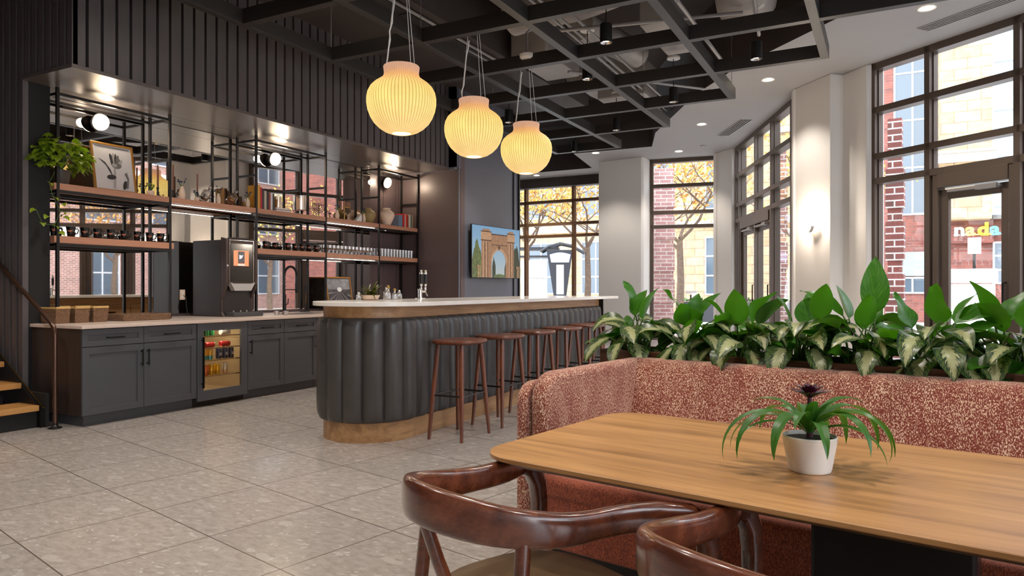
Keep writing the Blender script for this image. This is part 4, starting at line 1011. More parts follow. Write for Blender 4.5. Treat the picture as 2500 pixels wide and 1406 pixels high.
book(9.26, .10, .19, .16, (110, 132, 156), 'blue and orange patterned book, leftmost at the right end of the shelf', 'books at the right end of the upper shelf')
y = 9.375
for i, (th, h, c, nm) in enumerate(((.05, .22, (200, 44, 40), 'red'), (.02, .21, (236, 224, 212), 'white'), (.04, .22, (214, 66, 44), 'orange red'), (.03, .21, (150, 46, 40), 'dark red'), (.025, .22, (214, 190, 150), 'tan'), (.03, .215, (226, 220, 210), 'pale'), (.03, .21, (70, 100, 104), 'teal'), (.03, .215, (176, 140, 90), 'brown'))):
    book(y, th, h, .16, c, '%s book at the right end of the shelf, %s after the patterned book' % (nm, ORD[i]), 'books at the right end of the upper shelf'); y += th + .003

# ---- faucet and sink
t = thing('kitchen_faucet', 'tall black spring-neck kitchen faucet on the worktop', 'faucet', (-6.80, 6.58, .907))
MB().lathe([(.03, 0), (.03, .012), (.022, .02), (.022, .24), (.012, .26), (.012, .30)], 18).build('body', M_['black'], t, smooth=True)
arc = [(0, 0, .30), (0, 0, .50)] + [(0, .105 - .105 * math.cos(a), .50 + .11 * math.sin(a)) for a in [PI * j / 10 for j in range(1, 11)]] + [(0, .21, .40)]
MB().tube(arc, .010, 10).build('hose', M_['black'], t, smooth=True)
mb = MB(); hx = []
for k in range(520):
    s_ = k / 519 * (len(arc) - 1.001); i0 = int(s_); p = Vector(arc[i0]).lerp(Vector(arc[i0 + 1]), s_ - i0); d = (Vector(arc[i0 + 1]) - Vector(arc[i0])).normalized()
    n1 = Vector((1, 0, 0)); n2 = d.cross(n1); hx.append(p + (n1 * math.cos(k * .6) + n2 * math.sin(k * .6)) * .014)
mb.tube(hx, .0028, 5)
mb.build('spring', M_['black'], t)
MB().lathe([(.013, .27), (.02, .29), (.018, .40), (.012, .41)], 14, (0, .21, 0)).build('spray_head', M_['black'], t, smooth=True)
MB().cyl((0, 0, .31), (0, .2, .31), .006, 8).build('support_arm', M_['black'], t)
MB().tube([(.02, 0, .12), (.06, 0, .13), (.065, 0, .2)], .006, 8).build('lever', M_['black'], t, smooth=True)
t = thing('paper_holder', 'thin black upright towel stand between faucet and picture', 'towel stand', (-7.2, 7.35, .907))
MB().lathe([(.07, 0), (.07, .012)], 20).build('base', M_['black'], t); MB().cyl((0, 0, .012), (0, 0, .36), .008, 8).build('rod', M_['black'], t); MB().sphere((0, 0, .37), .015, 10).build('finial', M_['black'], t)
t = thing('undermount_sink', 'steel sink set into the worktop below the faucet', 'sink', (-6.68, 6.75, .907))
mb = MB(); mb.box(-.16, .16, -.3, .3, .0002, .003); mb.build('rim', M_['chrome'], t); MB().box(-.14, .14, -.28, .28, .003, .0036).build('basin', M_['rubber'], t)
for i, (y, x) in enumerate(((6.28, -6.62), (6.36, -6.55))):
    tag(MB().lathe([(.028, 0), (.034, .05), (.032, .05), (.026, .004), (.001, .004)], 14, (x, y, .9075), capt=False).build('drinking_glass', M_['cup'], smooth=True), 'small clear glass beside the sink, %s' % ('left one' if i == 0 else 'right one'), 'glass')
# ================================================================== BAR
bar = thing('bar', 'long curved-end bar clad in dark channelled leather with white quartz top', 'bar')
bxc, byc, br_ = -3.875, 4.73, .395; BY1 = 9.09
def stadium(xc, yc, r, y1, n=24, ex=0):
    p = [(xc + r, y1)]
    for k in range(n + 1):
        a = -PI * k / n
        p.append((xc + r * math.cos(a), yc + r * math.sin(a)))
    p.append((xc - r, y1)); return p
MB().prism(stadium(bxc, byc, br_, BY1), 0, .157).build('plinth', M_['barwood'], bar, smooth=True)
MB().prism(stadium(bxc, byc, br_ - .005, BY1), .157, 1.0).build('core', M_['barwood'], bar, smooth=True)
MB().prism(stadium(bxc, byc, br_, BY1), 1.0, 1.0945).build('wood_fascia', M_['barwood'], bar, smooth=True)
MB().prism(stadium(-3.80, 4.75, .55, 9.24, 40), 1.095, 1.130).build('bar_top', M_['quartz'], bar, smooth=True, bevel=.004)
mb = MB(); y = 4.9
while y < 9.0:
    mb.box(-4.276, -4.268, y, y + .5, .12, .62); mb.box(-4.276, -4.268, y, y + .5, .64, .98); y += .52
mb.build('rear_door_fronts', M_['barwood'], bar, bevel=.003)
# channels
def path(s):   # s along outer edge starting at far front end; returns point & normal
    L1 = BY1 - byc; r = br_
    if s < L1: return (bxc + r, BY1 - s), (1, 0)
    a = -(s - L1) / r
    if a > -PI: return (bxc + r * math.cos(a), byc + r * math.sin(a)), (math.cos(a), math.sin(a))
    return (bxc - r, byc + (s - L1 - PI * r)), (-1, 0)
L1 = BY1 - byc; tot = L1 + PI * br_
nfl = 34; pit = tot / nfl
zs = [.157, .16, .168, .185, .22, .3, .6, .88, .94, .972, .99, .997, 1.0]
ez = [.0, .35, .62, .82, .95, 1, 1, 1, .95, .82, .62, .35, .0]
vs = []; fs = []; K = 8
cols = []
for i in range(nfl):
    for k in range(K):
        cols.append((i * pit + pit * k / K, abs(math.sin(PI * k / K)) ** .55))
cols.append((tot, 0))
for s, b_ in cols:
    p, n = path(min(s, tot))
    for z, e in zip(zs, ez):
        off = (.012 + .048 * b_) * e
        vs.append((p[0] + n[0] * off, p[1] + n[1] * off, z))
nz = len(zs)
for i in range(len(cols) - 1):
    for j in range(nz - 1): fs.append((i * nz + j, i * nz + j + 1, (i + 1) * nz + j + 1, (i + 1) * nz + j))
MB().add(vs, fs).build('channel_upholstery', M_['uphol'], bar, smooth=True, ang=60)
MB().box(-4.27, -3.42, BY1 + .001, BY1 + .02, 0, 1.09).build('end_trim', M_['black'], bar)
# stools
def stoolproto(lab):
    t = thing('bar_stool', lab, 'stool', (0, 0, 0))
    mb = MB(); n = 40; rings = [(.80, .774), (.93, .779), (1, .792), (1.0, .803), (.96, .812), (.8, .812), (.5, .806), (.2, .803), (.001, .803)]
    vs = []; fs = []
    for s, z in rings:
        for i in range(n):
            a = 2 * PI * i / n; ca, sa = math.cos(a), math.sin(a); e = .72
            vs.append((.205 * s * math.copysign(abs(ca) ** e, ca), .235 * s * math.copysign(abs(sa) ** e, sa), z))
    for k in range(len(rings) - 1):
        for i in range(n): fs.append((k * n + i, k * n + (i + 1) % n, (k + 1) * n + (i + 1) % n, (k + 1) * n + i))
    fs.append(tuple(range(n - 1, -1, -1)))
    mb.add(vs, fs).build('seat', M_['walnut'], t, smooth=True)
    F = {}
    for sx in (-1, 1):
        for sy in (-1, 1):
            top = Vector((sx * .115, sy * .15, .782)); ft = Vector((sx * .158, sy * .22, 0)); F[(sx, sy)] = (top, ft)
            MB().tube([ft, ft.lerp(top, .3), ft.lerp(top, .75), top], [.0135, .0175, .0205, .019], 12).build('leg', M_['walnut'], t, smooth=True)
    mb = MB(); zz = .36
    pt = lambda k: F[k][1].lerp(F[k][0], zz / .785)
    for a, b in (((-1, -1), (1, -1)), ((1, -1), (1, 1)), ((1, 1), (-1, 1)), ((-1, 1), (-1, -1))): mb.cyl(pt(a), pt(b), .0085, 8)
    mb.build('footrest', M_['black'], t, smooth=True)
    return t
sp_ = None
for k, (y, w) in enumerate(((4.99, 'first from the rounded bar end, nearest the camera'), (5.67, 'second from the rounded bar end'), (6.38, 'third from the rounded bar end'), (7.10, 'fourth from the rounded bar end'), (7.83, 'fifth from the rounded bar end'), (8.60, 'sixth and farthest, partly behind the evergreen leaves'))):
    lab = 'walnut bar stool with black footrest, ' + w
    if sp_ is None: sp_ = stoolproto(lab); sp_.location = (-3.15, y, 0); sp_['group'] = 'walnut bar stools in a row along the bar'
    else: dup(sp_, (-3.15 + R.uniform(-.015, .015), y, 0), rad(R.uniform(-4, 4)), lab)
# things on the bar top
ZB = 1.1305
t = thing('beer_tap', 'double chrome beer tap with tall black and chrome handles on the bar', 'beer tap', (-4.16, 5.86, ZB))
MB().lathe([(.05, 0), (.05, .01), (.022, .014), (.022, .09), (.026, .095), (.024, .105), (.001, .107)], 20, (0, -.02, 0)).build('column', M_['chrome'], t, smooth=True)
MB().cyl((0, -.02, .075), (.0, .07, .075), .012, 10).build('crossbar', M_['chrome'], t, smooth=True)
for y in (0.0, .075):
    MB().lathe([(.01, .085), (.012, .11), (.008, .125), (.014, .135), (.016, .20), (.018, .265), (.010, .275), (.015, .29), (.001, .30)], 14, (0, y, 0)).build('tap_handle', M_['chrome'], t, smooth=True)
    MB().lathe([(.0165, .15), (.0185, .25)], 14, (0, y, 0), capb=False, capt=False).build('grip', M_['black'], t, smooth=True)
MB().cyl((0, .06, -.0) if False else (0, .07, .075), (.03, .07, .03), .007, 8).build('spout', M_['chrome'], t)
t = thing('fern_pot', 'bushy brown-green fern in a pale bowl on the bar top', 'plant', (-4.12, 5.02, ZB))
MB().lathe([(.05, 0), (.07, .01), (.085, .045), (.078, .045), (.065, .015)], 24, capt=False).build('bowl', M_['cream'], t, smooth=True)
MB().lathe([(.001, .036), (.079, .037)], 20, capb=False).build('soil', M_['soil'], t)
mb = MB(); RR = random.Random(11)
for i in range(90):
    a = RR.uniform(0, 2 * PI); p0 = RR.uniform(10, 85); L = RR.uniform(.09, .17)
    end = Vector((0, 0, .035))
    add_leaf(mb, (RR.uniform(-.03, .03), RR.uniform(-.03, .03), .04), a, L, .018, p0, p0 - RR.uniform(30, 80), 0, 5, .1, i)
mb.build('foliage', M_['leafd'], t)
for k, (y, h, s, lab) in enumerate(((5.24, .10, 1, 'small clear sugar jar with metal lid, left of the stoppered bottles'), (5.42, .075, 1, 'small round glass jar right of the stoppered bottles'), (4.88, .06, .9, 'small glass votive left of the fern bowl'))):
    t = thing('glass_jar', lab, 'jar', (-4.14, y + (.03 if k == 0 else .05 if k == 1 else -.0), ZB))
    MB().lathe([(.022 * s, 0), (.028 * s, .01), (.026 * s, h * .7), (.016 * s, h * .8), (.018 * s, h * .9), (.001, h)], 16).build('body', M_['cup'], t, smooth=True)
    MB().sphere((0, 0, h + .006), .012, 10).build('lid_knob', M_['chrome'], t, smooth=True)
for k, (dx, dy, h) in enumerate(((0, 0, .12), (.05, .03, .10), (-.04, .045, .135))):
    t = thing('stoppered_bottle', 'small clear bottle with gold ball stopper on the bar, %s of three' % ('left', 'right', 'rear and tallest')[k], 'bottle', (-4.16 + dx, 5.34 + dy - .01, ZB))
    MB().lathe([(.024, 0), (.026, .01), (.024, h * .5), (.008, h * .65), (.008, h * .85)], 14).build('body', M_['cup'], t, smooth=True)
    MB().sphere((0, 0, h * .93), .014, 12).build('stopper', M_['brass'], t, smooth=True)
t = thing('cream_card', 'small cream card standing among the bottles on the bar', 'card', (-4.22, 5.16, ZB)); MB().box(-.003, .003, -.025, .025, 0, .09).build('card', M_['cream'], t)
MB().box(-.02, .02, -.03, .03, .0, .012).build('stand', M_['black'], t)

# ================================================================== PENDANTS
def shade_mat():
    m, nt, b = newmat('pendant_shade')
    tc = nt.nodes.new('ShaderNodeTexCoord'); sp = nt.nodes.new('ShaderNodeSeparateXYZ'); nt.links.new(tc.outputs['Object'], sp.inputs[0])
    mr = N(nt, 'ShaderNodeMapRange'); mr.inputs['From Min'].default_value = 0; mr.inputs['From Max'].default_value = .62
    nt.links.new(sp.outputs['Z'], mr.inputs['Value'])
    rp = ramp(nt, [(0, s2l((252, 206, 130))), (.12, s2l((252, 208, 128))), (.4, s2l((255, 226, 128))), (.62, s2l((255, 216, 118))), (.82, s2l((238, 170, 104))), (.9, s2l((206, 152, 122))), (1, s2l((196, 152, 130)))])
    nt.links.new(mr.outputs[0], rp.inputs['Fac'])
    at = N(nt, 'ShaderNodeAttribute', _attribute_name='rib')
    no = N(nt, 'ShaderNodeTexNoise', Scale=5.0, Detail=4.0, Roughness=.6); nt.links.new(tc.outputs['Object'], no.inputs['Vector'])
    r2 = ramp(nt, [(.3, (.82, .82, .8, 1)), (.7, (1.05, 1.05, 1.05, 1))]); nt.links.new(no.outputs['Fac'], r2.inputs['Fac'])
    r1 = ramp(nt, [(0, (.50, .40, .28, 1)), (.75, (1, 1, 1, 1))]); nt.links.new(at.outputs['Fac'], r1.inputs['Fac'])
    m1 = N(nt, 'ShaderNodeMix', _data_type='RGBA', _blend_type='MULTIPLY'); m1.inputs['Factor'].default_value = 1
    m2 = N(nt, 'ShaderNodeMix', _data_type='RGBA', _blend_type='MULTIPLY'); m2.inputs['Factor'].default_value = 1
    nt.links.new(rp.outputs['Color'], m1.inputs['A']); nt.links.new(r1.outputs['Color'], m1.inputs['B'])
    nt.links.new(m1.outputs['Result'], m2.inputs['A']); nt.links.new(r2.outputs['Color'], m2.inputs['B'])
    nt.links.new(m2.outputs['Result'], b.inputs['Emission Color']); b.inputs['Emission Strength'].default_value = .94
    b.inputs['Base Color'].default_value = s2l((120, 96, 66)); b.inputs['Roughness'].default_value = .7
    return m
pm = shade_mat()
# heights measured from the bottom (0) to top (.61)
PR = [(.085, .0), (.10, .004), (.15, .022), (.20, .055), (.245, .10), (.275, .15), (.298, .21), (.308, .27), (.308, .32), (.298, .37), (.275, .415), (.24, .45), (.20, .478), (.172, .498), (.158, .52), (.154, .545), (.157, .575), (.160, .60), (.156, .607)]
def pendant(y, lab, k):
    t = thing('pendant_lamp', lab, 'pendant lamp', (-3.85, y, 2.627), group=None)
    n = 62 * 4; mb = MB()
    mb.lathe(PR, n, flute=lambda i, z: 1 + (.012 if i % 4 == 2 else (-.006 if i % 4 == 0 else .006)), capb=False, capt=False)
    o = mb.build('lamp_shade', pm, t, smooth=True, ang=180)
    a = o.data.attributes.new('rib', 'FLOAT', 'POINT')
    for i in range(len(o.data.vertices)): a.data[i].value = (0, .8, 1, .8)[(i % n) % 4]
    MB().lathe([(.083, .004), (.083, .006)], 32).build('diffuser', plain('pendant_diffuser', (255, 236, 200), .5, emit=(255, 226, 168), es=2.2), t)
    MB().lathe([(.153, .598), (.001, .599)], 32, capb=False).build('top_disc', plain('top_disc', (200, 170, 130), .6), t)
    zt = 3.852 - 2.627
    for q_, (dx, dy) in enumerate(((-.09, -.10), (.13, .02), (.02, .12))):
        if q_ == 0:
            RR = random.Random(k); pts = []
            for j in range(9):
                f = j / 8; pts.append((dx * (1 - f * .55) + RR.uniform(-.008, .008), dy * (1 - .55 * f) + RR.uniform(-.008, .008), .6 + (zt - .6) * f))
            MB().tube(pts, .0065, 7).build('power_cable', M_['trimw'], t, smooth=True)
        MB().cyl((dx, dy, .6), (dx * .45, dy * .45, zt + .1), .003, 6).build('suspension_wire', M_['trimw'], t)
    MB().lathe([(.07, zt + .1), (.07, zt + .13)], 24).build('canopy', M_['black'], t, smooth=True)
pendant(5.12, 'ribbed yellow glowing pendant lamp, largest and nearest of the three', 1)
pendant(6.38, 'ribbed yellow glowing pendant lamp in the middle of the three', 2)
pendant(7.61, 'ribbed yellow glowing pendant lamp, smallest and farthest of the three', 3)

# ================================================================== TELEVISION
tv = thing('television', 'wall mounted flat television showing a stone arch under blue sky', 'television', (-6.06, 9.985, 1.42), rad(-3.5))
W_, H_ = 1.53, .88
def em(name, c, s=.9, var=0):
    m, nt, b = newmat(name); b.inputs['Base Color'].default_value = (.02, .02, .02, 1); b.inputs['Roughness'].default_value = .25
    b.inputs['Emission Strength'].default_value = s; b.inputs['Emission Color'].default_value = s2l(c)
    if var:
        v = coords(nt); no = N(nt, 'ShaderNodeTexNoise', Scale=18.0, Detail=5.0, Roughness=.7); nt.links.new(v, no.inputs['Vector']); cc = s2l(c)
        rp = ramp(nt, [(.35, tuple(x * (1 - var) for x in cc[:3]) + (1,)), (.65, tuple(x * (1 + var) for x in cc[:3]) + (1,))]); nt.links.new(no.outputs['Fac'], rp.inputs['Fac']); nt.links.new(rp.outputs['Color'], b.inputs['Emission Color'])
    return m
MB().box(-.03, -.001, -.008, W_ + .008, -.01, H_ + .008).build('casing', M_['black'], tv, bevel=.003)
MB().box(-.06, -.03, .45, 1.05, .2, .7).build('wall_mount', M_['black'], tv)
def sky_em():
    m, nt, b = newmat('screen_sky'); v = coords(nt); sp = nt.nodes.new('ShaderNodeSeparateXYZ'); nt.links.new(v, sp.inputs[0])
    rp = ramp(nt, [(0, s2l((170, 176, 172))), (.45, s2l((132, 164, 186))), (1, s2l((88, 138, 178)))]); nt.links.new(sp.outputs['Z'], rp.inputs['Fac']); nt.links.new(rp.outputs['Color'], b.inputs['Emission Color'])
    b.inputs['Emission Strength'].default_value = .85; b.inputs['Base Color'].default_value = (.02, .02, .02, 1); return m
scn = MB().box(-.001, .0, 0, W_, 0, H_).build('screen', sky_em(), tv)
st1, st2, st3 = em('scr_stone', (150, 108, 76), .8, .25), em('scr_stone_light', (176, 134, 98), .8, .2), em('scr_stone_dark', (70, 44, 30), .8, .2)
tg, tg2 = em('scr_tree', (84, 96, 48), .8, .5), em('scr_tree_dark', (38, 48, 28), .8, .5)
lay = [0]
def scr(poly, m, nm):
    lay[0] += 1; mb = MB(); yz(mb, [(y * W_, z * H_) for y, z in poly], .0 + .0004 * lay[0], .0002 + .0004 * lay[0]); mb.build(nm, m, scn)
RR = random.Random(4)
def blob(x0, x1, z0, z1, m, nm):
    p = [(x0, z0), (x1, z0)]; n = 12
    for i in range(n + 1):
        f = i / n; p.append((x1 + (x0 - x1) * f, z0 + (z1 - z0) * (.55 + .45 * math.sin(PI * f)) * RR.uniform(.85, 1.05)))
    scr(p, m, nm)
blob(0, .2, 0, .72, tg, 'screen_tree'); blob(.84, 1, 0, .68, tg2, 'screen_tree'); blob(.4, .47, 0, .4, tg2, 'screen_tree'); blob(.66, .72, 0, .34, tg2, 'screen_tree'); blob(.44, .68, 0, .08, tg, 'screen_tree')
arch = [(.36, 0), (.36, .36)] ; 
ac, ar, az_ = .535, .15, .30
ring = [(ac + ar * math.cos(a), az_ + .24 * math.sin(a)) for a in [PI - PI * i / 16 for i in range(17)]]
scr([(.18, 0), (.385, 0)] + [(.385, az_)] + ring + [(.685, 0), (.87, 0), (.87, .80), (.18, .80)], st1, 'stone_arch')
scr([(.36, .55), (.72, .55), (.72, .84), (.36, .84)], st1, 'stone_frieze')
for a, b in ((.17, .38), (.71, .88)):
    scr([(a, .72), (b, .72), (b, .90), (a, .90)], st2, 'stone_block'); scr([(a + .03, .90), (b - .03, .90), (b - .03, .945), (a + .03, .945)], st1, 'stone_block')
    scr([(a - .005, .885), (b + .005, .885), (b + .005, .905), (a - .005, .905)], st3, 'cornice'); scr([(a - .005, .715), (b + .005, .715), (b + .005, .735), (a - .005, .735)], st3, 'cornice')
    for c in (a + .035, a + .095): scr([(c, 0), (c + .028, 0), (c + .028, .70), (c, .70)], st2, 'stone_shaft'); scr([(c + .03, 0), (c + .042, 0), (c + .042, .70), (c + .03, .70)], st3, 'shaft_shadow')
scr([(.37, .84), (.72, .84), (.72, .865), (.37, .865)], st3, 'cornice'); scr([(.38, .64), (.71, .64), (.71, .655), (.38, .655)], st3, 'cornice')
scr([(ac + ar * 1.0 * math.cos(a), az_ + .24 * math.sin(a)) for a in [PI * i / 16 for i in range(17)]] + [(ac + ar * 1.2 * math.cos(a), az_ + .285 * math.sin(a)) for a in [PI - PI * i / 16 for i in range(17)]], st2, 'arch_ring')
scr([(.52, .56), (.55, .56), (.555, .63), (.515, .63)], st3, 'keystone')
for c in (.10, .93):
    scr([(c, 0), (c + .02, 0), (c + .02, .2), (c, .2)], st2, 'low_column'); scr([(c - .02, .2), (c + .06, .2), (c + .06, .235), (c - .02, .235)], st1, 'low_cornice'); scr([(c + .035, 0), (c + .05, 0), (c + .05, .2), (c + .035, .2)], st2, 'low_column')

# ================================================================== STAIRS
sth = thing('staircase', 'open wooden staircase rising to the left of the drinks counter', 'staircase')
for k in range(7):
    x1 = -6.63 - .285 * k; z = .20 + .18 * k
    MB().box(x1 - .33, x1, 2.2, 3.535, z - .05, z).build('tread', M_['stair'], sth, bevel=.004)
mb = MB(); mb.box(-6.95, -6.67, 2.2, 3.535, 0, .148); mb.build('base_riser', M_['slatgap'], sth)
mb = MB()
pr = [(-6.60, 0), (-6.60, .17), (-9.3, .17 + .18 * 2.7 / .285), (-9.3, 0)]
side = [(-6.62, .0), (-6.62, .16), (-9.3, .16 + 2.68 * .18 / .285), (-9.3, -.0 + 2.45 * .18 / .285), (-6.9, 0)]
n = 5
mb.add([(x, 3.54, z) for x, z in side] + [(x, 3.57, z) for x, z in side], [tuple(range(n - 1, -1, -1)), tuple(range(n, 2 * n))] + [(i, (i + 1) % n, n + (i + 1) % n, n + i) for i in range(n)])
mb.build('stringer', M_['black'], sth)
MB().tube([(-6.60, 3.555, .175), (-9.3, 3.555, .175 + 2.7 * .18 / .285)], .005, 6).build('edge_strip', M_['brass'], sth)
MB().box(-6.9, -6.6, 3.57, 3.60, 0, .30).build('skirt', M_['slatgap'], sth)
hr = thing('handrail', 'dark metal stair handrail with round post and floor flange', 'handrail', (-6.48, 3.585, 0))
MB().lathe([(.055, 0), (.058, .006), (.03, .018), (.021, .03), (.021, .05)], 20).build('flange', M_['black'], hr, smooth=True)
M_['rail'] = plain('rail_bronze', (84, 60, 48), .28, .7)
MB().tube([(0, 0, .02), (0, 0, .3), (0, 0, .82), (-.008, 0, .865), (-.03, 0, .905), (-.06, 0, .93), (-.92, 0, 1.475), (-2.6, 0, 2.54)], [.02] * 8, 14).build('rail', M_['rail'], hr, smooth=True)
# ================================================================== TABLE
RZ = -TH
def wuv(u, v, z=0): p = xy(u, v); return (p[0], p[1], z)
tb = thing('dining_table', 'large light oak table top with dark underside in the foreground', 'table', wuv(-.2, 2.05), RZ)
# local coords: x = u + .2 , y = v - 2.05
def rrect(x0, x1, y0, y1, r, n=8):
    p = []
    for cx_, cy_, a0 in ((x1 - r, y1 - r, 0), (x0 + r, y1 - r, 90), (x0 + r, y0 + r, 180), (x1 - r, y0 + r, 270)):
        for k in range(n + 1): a = rad(a0 + 90 * k / n); p.append((cx_ + r * math.cos(a), cy_ + r * math.sin(a)))
    return p
def loft(mb, loops):   # loops of (poly, z)
    n = len(loops[0][0]); vs = []; fs = []
    for poly, z in loops: vs += [(x, y, z) for x, y in poly]
    for k in range(len(loops) - 1):
        for i in range(n): fs.append((k * n + i, k * n + (i + 1) % n, (k + 1) * n + (i + 1) % n, (k + 1) * n + i))
    fs.append(tuple(range(n - 1, -1, -1))); fs.append(tuple((len(loops) - 1) * n + i for i in range(n)))
    mb.add(vs, fs)
tx0, tx1, ty0, ty1 = -1.17, 1.35, -.46, .45
mb = MB(); loft(mb, [(rrect(tx0 + .002, tx1 - .002, ty0 + .002, ty1 - .002, .13), .7355), (rrect(tx0, tx1, ty0, ty1, .13), .738), (rrect(tx0, tx1, ty0, ty1, .13), .748), (rrect(tx0 + .002, tx1 - .002, ty0 + .002, ty1 - .002, .13), .75)])
mb.build('table_top', M_['oak'], tb, smooth=True)
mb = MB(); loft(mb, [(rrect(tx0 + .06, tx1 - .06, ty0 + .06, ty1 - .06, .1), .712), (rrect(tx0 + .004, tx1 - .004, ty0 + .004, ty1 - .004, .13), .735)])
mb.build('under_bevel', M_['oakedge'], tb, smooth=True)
mb = MB(); mb.box(-.32, .06, -.04, .10, .02, .70); mb.build('pedestal', plain('pedestal_black', (26, 25, 26), .35, .4), tb, bevel=.01)
mb = MB(); mb.box(-.45, .2, -.28, .30, 0, .02); mb.build('foot_plate', M_['black'], tb, bevel=.005)
mb = MB(); mb.box(-.85, 1.1, -.25, .25, .70, .711); mb.build('under_frame', M_['black'], tb)

# ================================================================== BANQUETTE
bq = thing('banquette', 'L-shaped banquette in speckled rust and cream tweed with rust seat', 'banquette', wuv(0, 0), RZ)
def cushion(name, x0, x1, y0, y1, z0, z1, r, mat, par=bq, seg=5):
    mb = MB(); mb.box(x0, x1, y0, y1, z0, z1); o = mb.build(name, mat, par, smooth=True, bevel=r, seg=seg); o.modifiers['b'].limit_method = 'NONE'; return o
UL = -1.72
# back: leaning slab (profile in v,z) extruded along u
prof = [(3.10, .40), (3.22, .85), (3.235, .868), (3.26, .88), (3.32, .88), (3.34, .873), (3.352, .85), (3.352, .12), (3.10, .12)]
def uprism(mb, prof, x0, x1):
    n = len(prof); mb.add([(x0, y, z) for y, z in prof] + [(x1, y, z) for y, z in prof], [tuple(range(n - 1, -1, -1)), tuple(range(n, 2 * n))] + [(i, (i + 1) % n, n + (i + 1) % n, n + i) for i in range(n)])
mb = MB(); uprism(mb, prof, UL, 1.7); mb.build('backrest', M_['tweed'], bq, smooth=True, ang=40)
# return (left arm): rounded front top corner, profile in (v,z), extruded in u with bulge
def arm_prof(y0, y1, z0, z1, r, n=8):
    p = [(y1, z0), (y1, z1)]
    for k in range(n + 1): a = rad(90 + 90 * k / n); p.append((y0 + r + r * math.cos(a), z1 - r + r * math.sin(a)))
    p.append((y0, z0)); return p
mb = MB(); uprism(mb, arm_prof(2.375, 3.352, .12, .84, .09), UL - .085, UL - .035); o = mb.build('outer_shell', M_['tweed'], bq, smooth=True, bevel=.018, seg=4)
mb = MB(); uprism(mb, arm_prof(2.40, 3.352, .42, .882, .12), UL - .03, UL + .05); o = mb.build('arm_pad', M_['tweed'], bq, smooth=True, bevel=.03, seg=5)
mb = MB(); uprism(mb, [(2.41, .12), (2.41, .42), (3.35, .42), (3.35, .12)], UL - .03, UL + .0); mb.build('arm_base', M_['tweed'], bq)
cushion('seat_cushion', UL + .005, 1.7, 2.395, 3.15, .36, .462, .03, M_['rust'])
cushion('seat_front', UL + .005, 1.7, 2.40, 2.46, .165, .40, .012, M_['rust'])
MB().box(UL, 1.7, 2.46, 3.1, .0, .17).build('plinth', M_['black'], bq)
MB().tube([(UL + .02, 2.402, .425), (1.7, 2.402, .425)], .0035, 6).build('seam_piping', M_['rust'], bq)

# ================================================================== PLANTERS
for k, (ua, ub, lab) in enumerate(((-1.97, -.255, 'long brown wooden planter box behind the banquette, left section'), (-.25, 1.7, 'brown wooden planter box behind the banquette, right section'))):
    p = thing('wooden_planter', lab, 'planter', wuv((ua + ub) / 2, 3.53), RZ)
    h = (ub - ua) / 2
    mb = MB(); mb.box(-h, h, -.17, -.145, 0, .905); mb.box(-h, h, .145, .17, 0, .905); mb.box(-h, -h + .025, -.145, .145, 0, .905); mb.box(h - .025, h, -.145, .145, 0, .905)
    mb.build('boards', M_['planter'], p, bevel=.003)
    MB().box(-h + .025, h - .025, -.145, .145, .70, .862).build('soil', M_['soil'], p)
    RR = random.Random(k); mb = MB()
    for i in range(70):
        c = Vector((RR.uniform(-h + .05, h - .05), RR.uniform(-.13, .12), .865)); pts = [c + Vector((RR.uniform(-.03, .03), RR.uniform(-.03, .03), RR.uniform(0, .022))) for _ in range(5)]
        mb.tube(pts, .0012, 4)
    o = mb.build('dry_moss', M_['moss'], p); o['kind'] = 'stuff'
